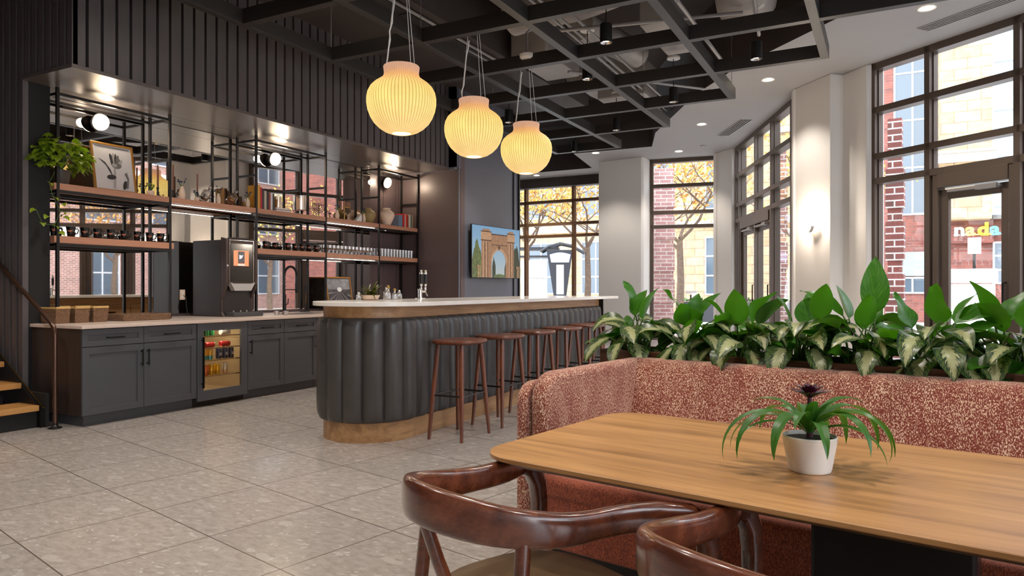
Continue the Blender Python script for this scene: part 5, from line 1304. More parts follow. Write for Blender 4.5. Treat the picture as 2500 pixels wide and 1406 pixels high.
# plants: leaf spec in world coordinates. cam sits on -v side.
def evergreen(u, v, lab, seed, extra=(), n_up=3, n_mid=12, n_low=5):
    t = thing('chinese_evergreen', lab, 'plant', wuv(u, v, .862), RZ)
    RR = random.Random(seed); st = MB(); V_ = MB(); G = MB()
    def put(mb, az, pl, pe, L, W, p0, p1, roll=0, off=(0, 0), hs=0):
        b = Vector((off[0], off[1], 0)); h = Vector((math.cos(az), math.sin(az), 0))
        tip = b + h * (pl * math.cos(rad(pe))) + Vector((0, 0, pl * math.sin(rad(pe)) + hs))
        mid = b + (tip - b) * .55 + Vector((0, 0, .02)) - h * .01
        st.tube([b, mid, tip], [.006, .005, .0035], 6)
        add_leaf(mb, tip, az + 0, L, W, p0, p1, roll, 9, RR.uniform(.12, .35), RR.randint(0, 99), RR.uniform(-.12, .12))
    a0 = RR.uniform(0, 6)
    for i in range(n_up):
        az = a0 + i * 2.4 + RR.uniform(-.4, .4)
        put(G, az, RR.uniform(.19, .25), RR.uniform(72, 86), RR.uniform(.16, .22), RR.uniform(.09, .125), RR.uniform(60, 85), RR.uniform(20, 60), RR.uniform(-.7, .7), (RR.uniform(-.06, .06), RR.uniform(-.04, .04)))
    for i in range(n_mid):
        az = a0 + i * 2 * PI / n_mid + RR.uniform(-.35, .35)
        put(V_, az, RR.uniform(.13, .22), RR.uniform(50, 76), RR.uniform(.19, .26), RR.uniform(.09, .12), RR.uniform(0, 45), RR.uniform(-75, -30), RR.uniform(-.5, .5), (RR.uniform(-.06, .06), RR.uniform(-.05, .05)))
    for i in range(n_low):
        az = -PI / 2 + (i - (n_low - 1) / 2) * (PI * 1.05 / n_low) + RR.uniform(-.15, .15)
        rr_ = RR.uniform(.10, .16)
        put(V_, az, rr_, RR.uniform(20, 55), RR.uniform(.15, .22), RR.uniform(.09, .125), RR.uniform(-35, 5), RR.uniform(-88, -66), RR.uniform(-.35, .35), (RR.uniform(-.05, .05), RR.uniform(-.03, .0)))
    for i in range(4):
        az = PI / 2 + RR.uniform(-1.3, 1.3)
        put(V_, az, RR.uniform(.10, .2), RR.uniform(40, 60), RR.uniform(.16, .2), RR.uniform(.08, .1), RR.uniform(0, 40), RR.uniform(-70, -30), RR.uniform(-.3, .3))
    for i in range(9):
        az = RR.uniform(0, 2 * PI)
        put(G, az, RR.uniform(.08, .18), RR.uniform(45, 85), RR.uniform(.15, .2), RR.uniform(.08, .11), RR.uniform(0, 60), RR.uniform(-50, 20), RR.uniform(-.8, .8), (RR.uniform(-.1, .1), RR.uniform(-.02, .08)))
    for e in extra: put(*([G if e[0] else V_] + list(e[1:])))
    st.build('stems', M_['stemg'], t, smooth=True); V_.build('variegated_foliage', M_['leafv'], t, smooth=True); G.build('new_leaves', M_['leafg'], t, smooth=True)
S = -PI / 2
evergreen(-1.80, 3.47, 'variegated evergreen plant at the far left end of the planter', 21, [(True, PI - .15, .16, 40, .20, .07, 0, -25, 0, (-.02, -.05)), (True, PI + .1, .2, 66, .15, .08, 20, -15)])
evergreen(-1.50, 3.50, 'variegated evergreen plant, second from the left end of the planter', 32, [(True, 1.4, .19, 86, .17, .10, 82, 60, .9)])
evergreen(-1.21, 3.50, 'variegated evergreen plant, third from the left end of the planter', 43, [(False, .5, .2, 74, .20, .10, 65, 20, -.9)])
evergreen(-.93, 3.50, 'variegated evergreen plant in the middle with a leaf reaching left', 54, [(True, 1.6, .2, 86, .15, .11, 80, 50, .4)])
evergreen(-.66, 3.50, 'variegated evergreen plant with the tallest upright leaf', 65, [(True, 1.7, .26, 88, .27, .12, 88, 70, .1, (.03, 0)), (True, PI - .25, .27, 66, .25, .075, 50, 10, -.5)])
evergreen(-.40, 3.50, 'variegated evergreen plant right of the tallest leaf', 76, [(True, .15, .24, 72, .26, .10, 45, -25, .7), (False, -1.2, .2, 45, .2, .115, -5, -80, .2)])
evergreen(-.13, 3.50, 'variegated evergreen plant in front of the glass door', 87, [(True, .25 + PI, .2, 84, .16, .1, 70, 30, .8), (False, -1.0, .22, 62, .2, .1, 20, -60, -.3)])
evergreen(.14, 3.50, 'variegated evergreen plant at the right edge of the picture', 98, [(True, PI - .35, .28, 72, .26, .095, 35, -20, -.6)])
evergreen(.42, 3.50, 'variegated evergreen plant beyond the right edge of the picture', 109)

# ================================================================== POTTED BROMELIAD
pt = thing('potted_bromeliad', 'purple-centred bromeliad in a ribbed white pot on the table', 'potted plant', (-.180, 2.043, .7505), 0)
prf = [(.052, 0), (.054, .003)] + [(.0545 + .0135 * (k / 22) + (.0011 if k % 2 else -.0011), .006 + .078 * k / 22) for k in range(23)] + [(.0685, .088), (.069, .094), (.0665, .095), (.064, .075)]
MB().lathe(prf, 48, capt=False).build('pot', M_['potw'], pt, smooth=True, ang=80)
MB().lathe([(.001, .086), (.0652, .084)], 24, capb=False).build('soil', M_['soil'], pt)
mb = MB(); RR = random.Random(2)
FW = math.atan2(math.cos(rad(28)), -math.sin(rad(28)))   # azimuth pointing away from camera
RT = FW - PI / 2
def strap(az_rel, L, W, p0, p1, z=.10, r0=.008, roll=0):
    az = RT + az_rel; add_leaf(mb, (r0 * math.cos(az), r0 * math.sin(az), z), az, L * 1.34, W * 1.3, p0, p1 * .82 if p1 < 0 else p1, roll, 14, .35, 1, shape=.9)
for a, L, W, p0, p1 in ((.35, .25, .026, 62, -110), (.05, .235, .026, 55, -105), (-.3, .22, .024, 66, -125), (-.5, .17, .024, 38, -95), (.7, .22, .024, 60, -110), (PI - .1, .24, .026, 58, -115), (PI + .25, .23, .026, 64, -112), (PI + .7, .20, .028, 70, -118), (PI - .5, .2, .02, 50, -100),
        (-PI / 2 - .15, .155, .024, 60, -100), (-1.1, .19, .026, 74, -108), (1.3, .2, .025, 65, -100), (1.9, .19, .025, 60, -90), (-.85, .18, .024, 72, -70), (-2.2, .14, .026, 78, -60), (.2, .15, .024, 80, -30), (2.6, .14, .024, 80, -30), (-1.8, .10, .026, 84, 20), (-.9, .09, .026, 84, 30), (.9, .16, .02, 40, -70), (PI + .1, .17, .014, 40, -60)):
    strap(a, L, W, p0, p1)
mb.build('leaves', M_['leafb'], pt, smooth=True)
mb = MB()
for ring, (n_, L, p0, p1, z) in enumerate(((9, .055, 45, 5, .19), (8, .045, 62, 25, .193), (6, .032, 78, 50, .197))):
    for i in range(n_): add_leaf(mb, (0, 0, z), 2 * PI * i / n_ + ring * .4, L * 1.25, .02, p0, p1, 0, 5, .3, i, shape=.8)
mb.cyl((0, 0, .09), (0, 0, .20), .009, 10, .006)
mb.build('purple_bracts', M_['bract'], pt, smooth=True)

# ================================================================== CHAIRS
def chair(lab, x, y, rot):
    t = thing('dining_chair', lab, 'chair', (x, y, 0), rot)
    W, D, A, Wf, zf, zb = .245, .32, .25, .335, .695, .745
    pts = []; rs = []
    n = 36
    zfl = .44
    # front leg left up to arm
    pts += [(-Wf - .015, A + .07, .0), (-Wf - .01, A + .065, .30), (-Wf, A + .055, .56), (-Wf + .002, A + .045, .62), (-Wf + .003, A + .02, .665), (-Wf + .003, A - .02, .688)]
    rs += [(.014, .014), (.019, .019), (.024, .025), (.026, .027), (.026, .031), (.024, .034)]
    for i in range(2, n - 1):
        t_ = -1 + 2 * i / n; s = t_ * 1.5
        if abs(s) > 1:
            k = (abs(s) - 1) / .5; xx = math.copysign(W + (Wf - W) * k * k, s); yy = A * k; zz = zf; q = 0
        else:
            a = s * PI / 2; xx = math.copysign(W * abs(math.sin(a)), s); yy = -D * abs(math.cos(a)); q = math.cos(a) ** 2; zz = zf + (zb - zf) * q
        e = max(0, 1 - abs(s)) ** .5 if abs(s) < 1 else 0
        if yy > A - .05: continue
        pts.append((xx, yy, zz)); rs.append((.020 - .002 * q, .034 + .016 * q ** .5))
    pts += [(Wf - .003, A - .02, .688), (Wf - .003, A + .02, .665), (Wf - .002, A + .045, .62), (Wf, A + .055, .56), (Wf + .01, A + .065, .30), (Wf + .015, A + .07, .0)]
    rs += [(.024, .034), (.026, .031), (.026, .027), (.024, .025), (.019, .019), (.014, .014)]
    # split legs from rail: rail = indices 2..-3 ; legs = lower parts
    ups = [((0, 1, 0) if (i < 4 or i >= len(pts) - 4) else (0, 1, 1) if (i < 5 or i >= len(pts) - 5) else (0, 0, 1)) for i in range(len(pts))]
    mb = MB(); mb.tube(pts[2:-2], rs[2:-2], 24, ups=ups[2:-2]); mb.build('arm_rail', M_['chair'], t, smooth=True, ang=80)
    MB().tube(pts[:3], rs[:3], 24, ups=[(0, 1, 0)] * 3).build('leg', M_['chair'], t, smooth=True, ang=80)
    MB().tube(pts[-3:], rs[-3:], 24, ups=[(0, 1, 0)] * 3).build('leg', M_['chair'], t, smooth=True, ang=80)
    for sx in (-1, 1):
        MB().tube([(sx * .23, -.235, .0), (sx * .215, -.20, .42), (sx * .205, -.175, .68)], [.013, .019, .018], 14).build('leg', M_['chair'], t, smooth=True)
    MB().tube([(0, -.20, .43), (0, -.27, .60), (0, -.31, .715)], [.018, .016, .015], 12).build('back_spindle', M_['chair'], t, smooth=True)
    # seat
    def sup(a_, b_, e, cx_=0, cy_=0, n=40):
        o = []
        for i in range(n):
            a = 2 * PI * i / n; ca, sa = math.cos(a), math.sin(a); o.append((cx_ + a_ * math.copysign(abs(ca) ** e, ca), cy_ + b_ * math.copysign(abs(sa) ** e, sa)))
        return o
    mb = MB(); loft(mb, [(sup(.235, .215, .7, 0, .045), .415), (sup(.26, .24, .7, 0, .045), .425), (sup(.265, .245, .7, 0, .045), .44), (sup(.25, .23, .7, 0, .045), .455), (sup(.2, .18, .8, 0, .045), .462), (sup(.1, .09, .8, 0, .045), .458)])
    mb.build('seat', M_['leath'], t, smooth=True, ang=80)
    mb = MB(); mb.cyl((-Wf + .0, A + .05, .40), (Wf, A + .05, .40), .016, 10); mb.cyl((-.22, -.21, .39), (.22, -.21, .39), .016, 10)
    for sx in (-1, 1): mb.cyl((sx * Wf, A + .05, .40), (sx * .22, -.21, .39), .016, 10)
    mb.build('seat_frame', M_['chair'], t, smooth=True)
    return t
chair('polished walnut armchair with curved arm rail at the left of the table', -.813, 1.62, -.442)
chair('polished walnut armchair cut off by the bottom edge, right of the first', -.162, 1.485, -.505)
# ================================================================== OUTSIDE
M_['pave'] = plain('pavement', (190, 184, 176), .8, 0, var=.1, vscale=3)
M_['tan'] = brick('tan_block', (214, 180, 136), (196, 158, 112), (160, 132, 102), .9, .42, .022)
M_['redbr'] = brick('red_brick', (158, 104, 90), (138, 88, 78), (204, 190, 180), .30, .10, .012)
M_['redbr2'] = brick('dark_red_brick', (150, 84, 70), (116, 70, 62), (134, 100, 92), .5, .12, .01)
M_['pierbr'] = brick('pier_brick', (132, 70, 62), (98, 66, 58), (214, 204, 196), .30, .105, .012)
M_['palebr'] = brick('pale_brick', (196, 148, 140), (176, 122, 116), (222, 206, 198), .30, .10, .012)
M_['wfr'] = plain('window_trim', (205, 208, 212), .6)
M_['wgl'] = plain('window_pane_dark', (78, 92, 104), .12, 0, spec=.8)
M_['wsky'] = plain('window_pane_sky', (160, 190, 214), .1, 0, spec=.8)
M_['stone'] = plain('pale_stone', (214, 206, 194), .8, 0, var=.06)
M_['bark'] = plain('bark', (96, 76, 60), .9, 0, var=.35, vscale=12)
M_['leafa'] = plain('autumn_leaves', (222, 150, 62), .7, 0, var=.5, vscale=1.4)
M_['leafy'] = plain('yellow_leaves', (214, 186, 84), .7, 0, var=.45, vscale=1.4)
M_['hedge'] = plain('hedge_green', (72, 112, 60), .8, 0, var=.5, vscale=14)
mb = MB(); mb.box(-60, -13, -20, 70, -.35, -.2); mb.box(-13, 8, 18.62, 70, -.35, -.2); mb.box(8, 60, -20, 70, -.35, -.2)
struct('floor_street', mb, M_['pave'], 'pale pavement and street outside the windows')
def building(label, org, rot, w, h, dep, mat, wins, bands=(), pane='wgl'):
    b = thing('building', label, 'building', (org[0], org[1], -.2), rot)
    MB().box(0, w, 0, dep, 0, h).build('wall', mat, b)
    if bands:
        mb = MB()
        for z0, z1, x0, x1 in bands: mb.box(x0, x1, -.18, 0, z0, z1)
        mb.build('stone_band', M_['stone'], b)
    for x0, x1, z0, z1, nx, nz in wins:
        mb = MB(); f = .07
        mb.box(x0, x0 + f, -.06, -.001, z0, z1); mb.box(x1 - f, x1, -.06, -.001, z0, z1); mb.box(x0 + f, x1 - f, -.06, -.001, z0, z0 + f); mb.box(x0 + f, x1 - f, -.06, -.001, z1 - f, z1)
        for i in range(1, nx): xm = x0 + (x1 - x0) * i / nx; mb.box(xm - f / 2, xm + f / 2, -.05, -.001, z0 + f, z1 - f)
        for i in range(1, nz): zm = z0 + (z1 - z0) * i / nz; mb.box(x0 + f, x1 - f, -.045, -.001, zm - f / 2, zm + f / 2)
        q = mb.build('window', M_['wfr'], b)
        MB().box(x0 + f, x1 - f, -.02, -.0005, z0 + f, z1 - f).build('pane', M_[pane], q)
    return b
# far tan building behind windows 3 and 4
wn = []
for i in range(9):
    x = 2.0 + i * 3.3
    wn += [(x, x + 1.7, 1.1, 3.9, 2, 3), (x, x + 1.7, 5.2, 8.0, 2, 2), (x, x + 1.7, 9.2, 12.0, 2, 2)]
building('tan stone block building across the street, seen through the far windows', (-36, 36.2), rad(-4), 33, 15, 6, M_['tan'], wn, ((4.4, 4.7, 0, 34), (8.5, 8.75, 0, 34), (12.4, 12.9, 0, 34)))
# right building with lettering
RX = -1.6
wn = [(4.9 + RX * 0 + 3.1 - 1.6, 8.6, 4.6, 14.0, 2, 5), (5.9 + .0, 7.6, 1.5, 3.5, 2, 2)]
bb = building('tan and red brick corner building with coloured lettering, seen through the right door', (-1.5, 34), 0, 22, 15, 6, M_['redbr2'],
    [(1.8, 3.2, 4.5, 14.5, 2, 5), (1.9, 3.1, 1.2, 1.9, 2, 1), (5.3, 6.6, 1.6, 3.3, 2, 3), (10.4, 13, 1.5, 3.5, 2, 3), (14.5, 17, 1.5, 3.5, 2, 3)], ((4.2, 4.32, 5.3, 22),))
mb = MB(); mb.box(3.4, 5.15, -1.2, 0, 4.15, 15); mb.box(7.4, 11, -.6, 0, 4.15, 15); mb.build('tan_bay', M_['tan'], bb)
mb = MB(); mb.box(5.15, 7.4, -.9, 0, 4.3, 15); o = mb.build('glazed_bay', M_['wsky'], bb)
mb = MB()
for x in (5.2, 6.1, 7.35): mb.box(x - .05, x + .05, -.98, -.9, 4.3, 15)
for z in (4.65, 6.6, 8.4, 10.3, 12.2, 14.1): mb.box(5.15, 7.4, -.96, -.9, z - .05, z + .05)
mb.build('bay_mullions', M_['wfr'], o)
mb = MB(); mb.box(3.0, 5.3, -1.35, 0, 6.4, 6.85); mb.box(3.0, 5.3, -1.5, 0, 6.75, 6.85); mb.build('cornice', M_['stone'], bb)
MB().box(2.9, 5.3, -.35, 0, 3.25, 4.15).build('sign_band', M_['redbr2'], bb)
tb_ = MB().box(1.95, 3.0, -.1, 0, 1.95, 2.95).build('teal_panel', plain('teal_panel', (150, 205, 205), .5), bb)
# lettering "nada"
sg = thing('shop_lettering', 'coloured wall lettering reading nada on the brick building outside', 'sign', (2.45, 33.62, 3.36))
xx = 0
for ch, colr in (('n', (245, 245, 245)), ('a', (240, 190, 110)), ('d', (250, 226, 20)), ('a', (110, 205, 215))):
    cu = bpy.data.curves.new('letter', 'FONT'); cu.body = ch; cu.size = .76; cu.extrude = .03; cu.offset = .03
    ob = bpy.data.objects.new('tmp', cu); C.objects.link(ob); bpy.context.view_layer.update()
    dg = bpy.context.evaluated_depsgraph_get(); me = bpy.data.meshes.new_from_object(ob.evaluated_get(dg)); wdt = ob.dimensions.x
    bpy.data.objects.remove(ob)
    lo = bpy.data.objects.new('letter', me); C.objects.link(lo); lo.parent = sg; lo.location = (xx, 0, 0); lo.rotation_euler = (rad(90), 0, 0); lo.scale = (1.0, .92, 1)
    me.materials.clear(); me.materials.append(plain('letter_%s_%d' % (ch, int(xx * 10)), colr, .5, emit=colr, es=.25))
    if ch == 'n': 
        mb = MB(); mb.box(-.0, .2, -.06, 0, 0, .05); mb.box(.25, .46, -.06, 0, 0, .05)
    elif ch == 'd': mb = MB(); mb.box(.33, .48, -.06, 0, 0, .05); mb.box(.26, .38, -.06, 0, .46, .51)
    else: mb = MB(); mb.box(.33, .46, -.06, 0, 0, .05)
    mb.build('serif', me.materials[0], sg, loc=(xx, .03, 0))
    xx += wdt * 1.0 + .05
building('red brick and glass building beyond the left pane of the right window wall', (-12.0, 46), 0, 13, 18, 4, M_['wsky'], [(.5, 3.5, 1, 6, 3, 4), (4, 8, 1, 6, 3, 4), (8.5, 12.5, 1, 6, 3, 4), (.5, 3.5, 7, 16, 3, 6), (4, 8, 7, 16, 3, 6), (8.5, 12.5, 7, 16, 3, 6)], ((6.2, 6.8, 0, 13),), 'wsky')
# building to the east (seen only in the mirror)
wn = []
for i in range(11):
    y = 1.0 + i * 4.0
    wn += [(y, y + 2.0, 1.0, 3.6, 2, 2), (y, y + 2.0, 5.2, 7.6, 2, 2), (y, y + 2.0, 8.8, 11.2, 2, 2)]
building('red brick building with pale windows, seen reflected in the niche mirror', (24, 46), rad(-90), 46, 13, 5, M_['redbr'], wn, ((4.2, 4.7, 0, 46), (8.0, 8.3, 0, 46)))
# brick piers of this building outside
def pier(label, x, y, rot, w, d, h, m='pierbr'):
    p = thing('brick_pier', label, 'pier', (x, y, -.2), rot)
    MB().box(-w / 2, w / 2, -d / 2, d / 2, 0, h).build('brickwork', M_[m], p)
    mb = MB()
    for k in range(int(h / .84)): mb.box(-w / 2 - .03, w / 2 + .03, -d / 2 - .03, d / 2 + .03, .2 + k * .84, .2 + k * .84 + .62)
    mb.build('quoin_courses', M_[m], p)
pier('brick pier standing just outside the left pane of the right window wall', .14, 12.9, rad(-5), .20, .24, 4.15)
pier('pale red brick pier outside the tall window between far columns', -5.52, 18.9, rad(20), .72, 1.5, 4.6, 'palebr')
pier('brick pier outside the pair of far doors', -2.2, 17.4, rad(10), .3, .5, 4.6, 'redbr')
# trees
def tree(label, x, y, h, seed, leafm, n=1500, spread=3.2, lean=0):
    RR = random.Random(seed); t = thing('street_tree', label, 'tree', (x, y, -.2))
    tr = MB(); ends = []
    def branch(p, d, L, r, dep):
        pts = [p]; q = Vector(p); dd = Vector(d)
        for k in range(4):
            dd = (dd + Vector((RR.uniform(-.22, .22), RR.uniform(-.22, .22), RR.uniform(-.05, .2)))).normalized(); q = q + dd * L / 4; pts.append(q.copy())
        tr.tube(pts, [r * (1 - .12 * k) for k in range(5)], 7 if r > .04 else 5)
        for k in (2, 3, 4): ends.append(pts[k])
        if dep:
            for _ in range(3 if dep > 1 else 4):
                a = RR.uniform(0, 2 * PI); branch(pts[RR.choice((2, 3, 4))], (dd * .6 + Vector((math.cos(a), math.sin(a), RR.uniform(-.1, .6)))).normalized(), L * .72, r * .5, dep - 1)
    tr.tube([(0, 0, 0), (.05, 0, h * .2), (.0, .05, h * .36)], [.15, .12, .10], 10)
    for k in range(4):
        a = k * 1.57 + RR.uniform(-.4, .4); branch(Vector((0, .05, h * RR.uniform(.30, .37))), Vector((math.cos(a), math.sin(a), .8)).normalized(), h * .24, .06, 3)
    tr.build('trunk', M_['bark'], t, smooth=True)
    lf = MB()
    for i in range(n):
        e = Vector(RR.choice(ends)) + Vector((RR.gauss(0, .3), RR.gauss(0, .3), RR.gauss(0, .25))); s = RR.uniform(.05, .10)
        a = Vector((RR.uniform(-1, 1), RR.uniform(-1, 1), RR.uniform(-1, 1))).normalized(); b = a.orthogonal().normalized(); c = a.cross(b)
        lf.add([e - b * s, e - c * s * .6, e + b * s, e + c * s * .6], [(0, 1, 2, 3)])
    lf.build('foliage', M_[leafm], t)
tree('autumn street tree outside the tall window between far columns', -6.2, 23.8, 8.5, 1, 'leafa', 1500)
tree('autumn street tree outside the far left window, right pane', -10.3, 25.6, 8.5, 2, 'leafa', 1700)
tree('yellow leaved street tree outside the far left window, left pane', -13.4, 26.5, 9, 3, 'leafy', 1700)
tree('yellow leaved street tree outside the pair of far doors', -2.6, 26, 8.5, 4, 'leafy', 1500)
tree('autumn street tree seen reflected in the left of the mirror', 15, 19, 8, 5, 'leafa', 900)
tree('yellow leaved street tree seen reflected in the mirror near the machine', 12, 25, 8, 6, 'leafy', 900)
# kiosk
kx, ky = -11.04, 24.71
ks = thing('transit_kiosk', 'dark flared street information pylon with curved glass roof outside', 'kiosk', (kx, ky, -.2), rad(21))
def xz(mb, poly, y0, y1): return mb.prism(poly, y0, y1, Matrix(((1, 0, 0, 0), (0, 0, 1, 0), (0, 1, 0, 0), (0, 0, 0, 1))))
M_['kd'] = plain('kiosk_dark', (52, 52, 56), .4, .2)
mb = MB(); xz(mb, [(-.12, .3), (.12, .3), (.48, 2.9), (-.52, 2.9)], -.08, .08); mb.build('pylon', M_['kd'], ks)
mb = MB(); xz(mb, [(-.34, 2.42), (.34, 2.42), (.40, 2.72)] + [(.40 - .8 * k / 8, 2.72 + .08 * math.sin(PI * k / 8)) for k in range(9)], -.10, -.085); mb.build('name_panel', plain('kiosk_blue', (196, 196, 226), .5), ks)
mb = MB(); xz(mb, [(-.02 - .12, 1.2), (.14, 1.2), (.14, 2.33), (-.14, 2.33)], -.10, -.085); mb.build('notice_panel', M_['potw'], ks)
mb = MB(); xz(mb, ell(0, .92, .12, .09), -.10, -.085); xz(mb, [(-.02, .72), (.02, .72), (.02, .95), (-.02, .95)], -.10, -.085); mb.build('leaf_emblem', M_['potw'], ks)
mb = MB(); mb.tube([(-.75, 0, 2.86), (-.45, 0, 3.04), (0, 0, 3.16), (.45, 0, 3.06), (.9, 0, 2.8)], .05, 8); mb.tube([(-.75, .9, 2.86), (-.45, .9, 3.04), (0, .9, 3.16), (.45, .9, 3.06), (.9, .9, 2.8)], .05, 8)
for k in range(5): a = ((-.75, 2.86), (-.45, 3.04), (0, 3.16), (.45, 3.06), (.9, 2.8))[k]; mb.cyl((a[0], 0, a[1]), (a[0], .9, a[1]), .03, 6)
mb.build('roof_frame', M_['kd'], ks, smooth=True)
sh = thing('bus_shelter', 'pale bus shelter panel with grey roof edge beside the street pylon', 'bus shelter', (kx - 1.25, ky + .5, -.2), rad(21))
mb = MB(); mb.box(-1.4, .9, -.4, .6, 2.95, 3.05); mb.box(-1.4, .9, -.4, .6, 2.65, 2.72); mb.build('roof', M_['kd'], sh)
mb = MB(); mb.box(-.62, .42, -.02, .02, .6, 2.55); pn = mb.build('white_panel', plain('panel_white', (236, 238, 240), .5, emit=(236, 238, 240), es=.4), sh)
mb = MB(); x = -.45
for w in (.05, .04, .05, .03, .05, .02, .05, .04, .05, .05, .03, .05, .04, .05): mb.box(x, x + w * .8, -.024, -.0205, 1.80, 1.86); x += w + .012
mb.build('lettering', M_['pipe'], pn)
mb = MB()
for x in (-1.35, .85): mb.cyl((x, 0, 0), (x, 0, 2.95), .04, 8)
mb.build('posts', M_['kd'], sh)
# white utility box, sign post, planting
ub = thing('utility_box', 'white utility cabinet on the pavement outside the glass door', 'utility box', (1.95, 22.5, -.2), rad(-6))
MB().box(-.62, .62, -.3, .3, 0, 1.55).build('cabinet', M_['potw'], ub, bevel=.02); MB().box(-.68, .68, -.35, .35, 1.57, 1.95).build('lid', M_['potw'], ub, bevel=.03)
sp2 = thing('street_sign', 'white sign on a black post outside the glass door', 'street sign', (2.62, 28.0, -.2))
MB().cyl((0, 0, 0), (0, 0, 3.1), .045, 8).build('post', M_['black'], sp2); MB().box(-.19, .19, -.07, -.05, 2.58, 3.12).build('sign_panel', M_['potw'], sp2, bevel=.05)
bp_ = thing('bike_post', 'black and white post on the pavement outside the tall far window', 'post', (-4.84, 20.08, -.2))
MB().box(-.07, .07, -.07, .07, 0, 1.25).build('post', M_['black'], bp_); MB().box(-.02, .12, -.08, -.07, .2, 1.3).build('white_side', M_['potw'], bp_); MB().box(-.2, .1, -.05, .05, 1.28, 1.36).build('cap', M_['silver'], bp_)
def hedge(label, x0, x1, y, z, seed, axis='x'):
    RR = random.Random(seed); t = thing('street_planting', label, 'hedge', (0, 0, -.2))
    q = (x0, x1, y - .4, y + .4) if axis == 'x' else (y - .4, y + .4, x0, x1)
    MB().box(*q, 0, z).build('planter_wall', M_['kd'], t)
    mb = MB(); n = int((x1 - x0) * 40)
    for i in range(n):
        p = (RR.uniform(q[0], q[1]), RR.uniform(q[2], q[3]), z); add_leaf(mb, p, RR.uniform(0, 6.28), RR.uniform(.2, .4), .09, RR.uniform(30, 85), RR.uniform(-30, 40), 0, 3, .2, i)
    o = mb.build('foliage', M_['hedge'], t); o['kind'] = 'stuff'
hedge('low green planting bed outside the far left window', -16, -8, 28.5, .85, 1)
hedge('low green planting bed outside the tall far window', -8, -1, 30.5, .85, 2)
hedge('low green planting bed before the brick building with lettering', 2.9, 8.5, 31.0, .6, 3)
hedge('low green planting bed reflected at the bottom of the mirror', 4, 26, 15, .7, 4, 'y')
for k, (x, y) in enumerate(((14.2, 17.5), (13.4, 24))):
    t = thing('street_lamp', 'black street lamp with two white globes, reflected in the mirror, %s one' % ('left', 'right')[k], 'street lamp', (x, y, -.2))
    MB().cyl((0, 0, 0), (0, 0, 3.4), .06, 8).build('post', M_['black'], t); MB().tube([(0, -.35, 3.2), (0, 0, 3.35), (0, .35, 3.2)], .03, 6).build('arm', M_['black'], t)
    for s in (-1, 1): MB().sphere((0, s * .35, 3.4), .17, 12).build('globe', M_['trimw'], t, smooth=True)

# wall sconce on the right column
t = thing('column_sconce', 'small white half-moon sconce glowing on the stepped white column', 'wall lamp', (-.925, 11.02, 2.13))
dv = Vector((-.516, .573, 0)).normalized(); nv_ = Vector((-.573, -.516, 0)).normalized() ; nv_ = Vector((-dv.y, dv.x, 0)); 
if nv_.dot(Vector((0, -1, 0))) < 0: nv_ = -nv_
Mc = Matrix(((dv.x, 0, nv_.x, nv_.x * .05), (dv.y, 0, nv_.y, nv_.y * .05), (0, 1, 0, 0), (0, 0, 0, 1)))
arcs = [(.088 * math.cos(a), .088 * math.sin(a)) for a in [rad(-105 + 105 * k / 14) for k in range(15)]] + [(.066 * math.cos(a) - .002, .070 * math.sin(a)) for a in [rad(0 - 100 * k / 14) for k in range(15)]]
MB().prism([(-x, z) for x, z in arcs], 0, .05, Mc).build('crescent_rim', M_['silver'], t)
MB().lathe([(.064, -.04), (.064, .01), (.058, .03), (.04, .045), (.001, .052)], 24, M=Mc).build('dome', M_['lampw'], t, smooth=True)
l = bpy.data.lights.new('sconce_glow', 'POINT'); l.energy = 20; l.color = (1, .84, .68); l.shadow_soft_size = .05
lo = bpy.data.objects.new('sconce_glow', l); C.objects.link(lo); lo.parent = t; lo.location = (nv_.x * .2, nv_.y * .2, .09)

# ================================================================== LIGHT
w = bpy.data.worlds.new('World'); sc.world = w; w.use_nodes = True
nt = w.node_tree; bg = nt.nodes['Background']
tc = nt.nodes.new('ShaderNodeTexCoord'); sp = nt.nodes.new('ShaderNodeSeparateXYZ'); nt.links.new(tc.outputs['Generated'], sp.inputs[0])
rp = ramp(nt, [(0, (.80, .84, .90, 1)), (.12, (.93, .96, 1, 1)), (.6, (.74, .86, 1, 1))]); nt.links.new(sp.outputs['Z'], rp.inputs['Fac']); nt.links.new(rp.outputs['Color'], bg.inputs['Color'])
bg.inputs['Strength'].default_value = WORLD
def spot(x, y, z, e, ang=100, col=(1, .90, .79), r=.05, name='downlight_or_fill_lamp', blend=.6):
    l = bpy.data.lights.new(name, 'SPOT'); l.energy = e; l.spot_size = rad(ang); l.spot_blend = blend; l.color = col; l.shadow_soft_size = r
    o = bpy.data.objects.new(name, l); C.objects.link(o); o.location = (x, y, z); return o
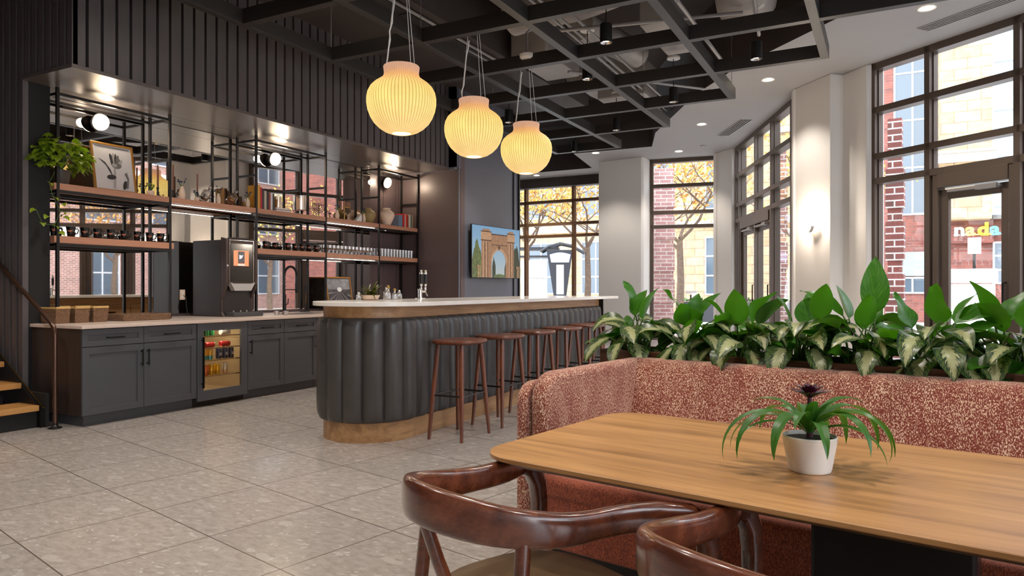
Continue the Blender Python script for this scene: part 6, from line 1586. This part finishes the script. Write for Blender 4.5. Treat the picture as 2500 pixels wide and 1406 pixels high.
for x, y, e in ((-2.6, 7.0, 150), (-1.29, 8.3, 150), (-2.6, 9.67, 130), (-3.89, 10.96, 120), (-3.26, 8.12, 100), (-5.19, 12.3, 120), (-5.19, 9.66, 130)): spot(x, y, 3.80, e * SP)
for x, y, e in ((.393, 8.756, 150), (-1.498, 10.69, 110), (-2.982, 13.03, 110), (-4.017, 15.368, 100), (-5.70, 14.685, 110), (-8.233, 16.883, 110)): spot(x, y, 4.22, e * SP * 1.6)
# counter downlight first, then added fill spots with no fixture, to brighten the room
for x, y, e in ((-5.4, 5.55, 190), (-5.3, 3.9, 190), (-5.2, 7.6, 160), (-3.7, 2.6, 190), (-1.6, 3.0, 150), (-.4, 1.6, 150), (-1.0, 4.6, 190), (.8, 3.4, 140), (-2.6, .6, 160), (-4.4, .8, 170), (1.4, .6, 140)): spot(x, y, 3.80, e * SP)
spot(-6.2, 1.9, 3.8, 170 * SP)  # added spot without a fixture, brightens the board wall beside the stairs
for (x, y, z, lx, ly, e) in ((-2.0, 1.2, 3.7, 3, 3, 90), (-4.6, 3.4, 3.75, 2, 3, 60)):  # added fill lamps, no such panels in the room, lift seating and bar
    l = bpy.data.lights.new('seating_fill_light', 'AREA'); l.shape = 'RECTANGLE'; l.size = lx; l.size_y = ly; l.energy = e * AR; l.color = (1, .90, .78)
    o = bpy.data.objects.new('seating_fill_light', l); C.objects.link(o); o.location = (x, y, z)

cam = bpy.data.cameras.new('camera'); cam.sensor_width = 36; cam.lens = 36 * 1715 / 2500; cam.clip_start = .05; cam.clip_end = 200
co = bpy.data.objects.new('camera', cam); C.objects.link(co); co.location = (0, 0, 1.24); co.rotation_euler = (rad(90), 0, rad(28)); sc.camera = co
sc.view_settings.view_transform = 'Standard'; sc.view_settings.look = 'None'; sc.view_settings.exposure = EXPO; sc.view_settings.gamma = GAM
sc.cycles.max_bounces = 8; sc.cycles.diffuse_bounces = 4; sc.cycles.glossy_bounces = 4; sc.cycles.transparent_max_bounces = 12; sc.cycles.transmission_bounces = 4
sc.cycles.sample_clamp_indirect = 6; sc.cycles.caustics_reflective = False; sc.cycles.caustics_refractive = False
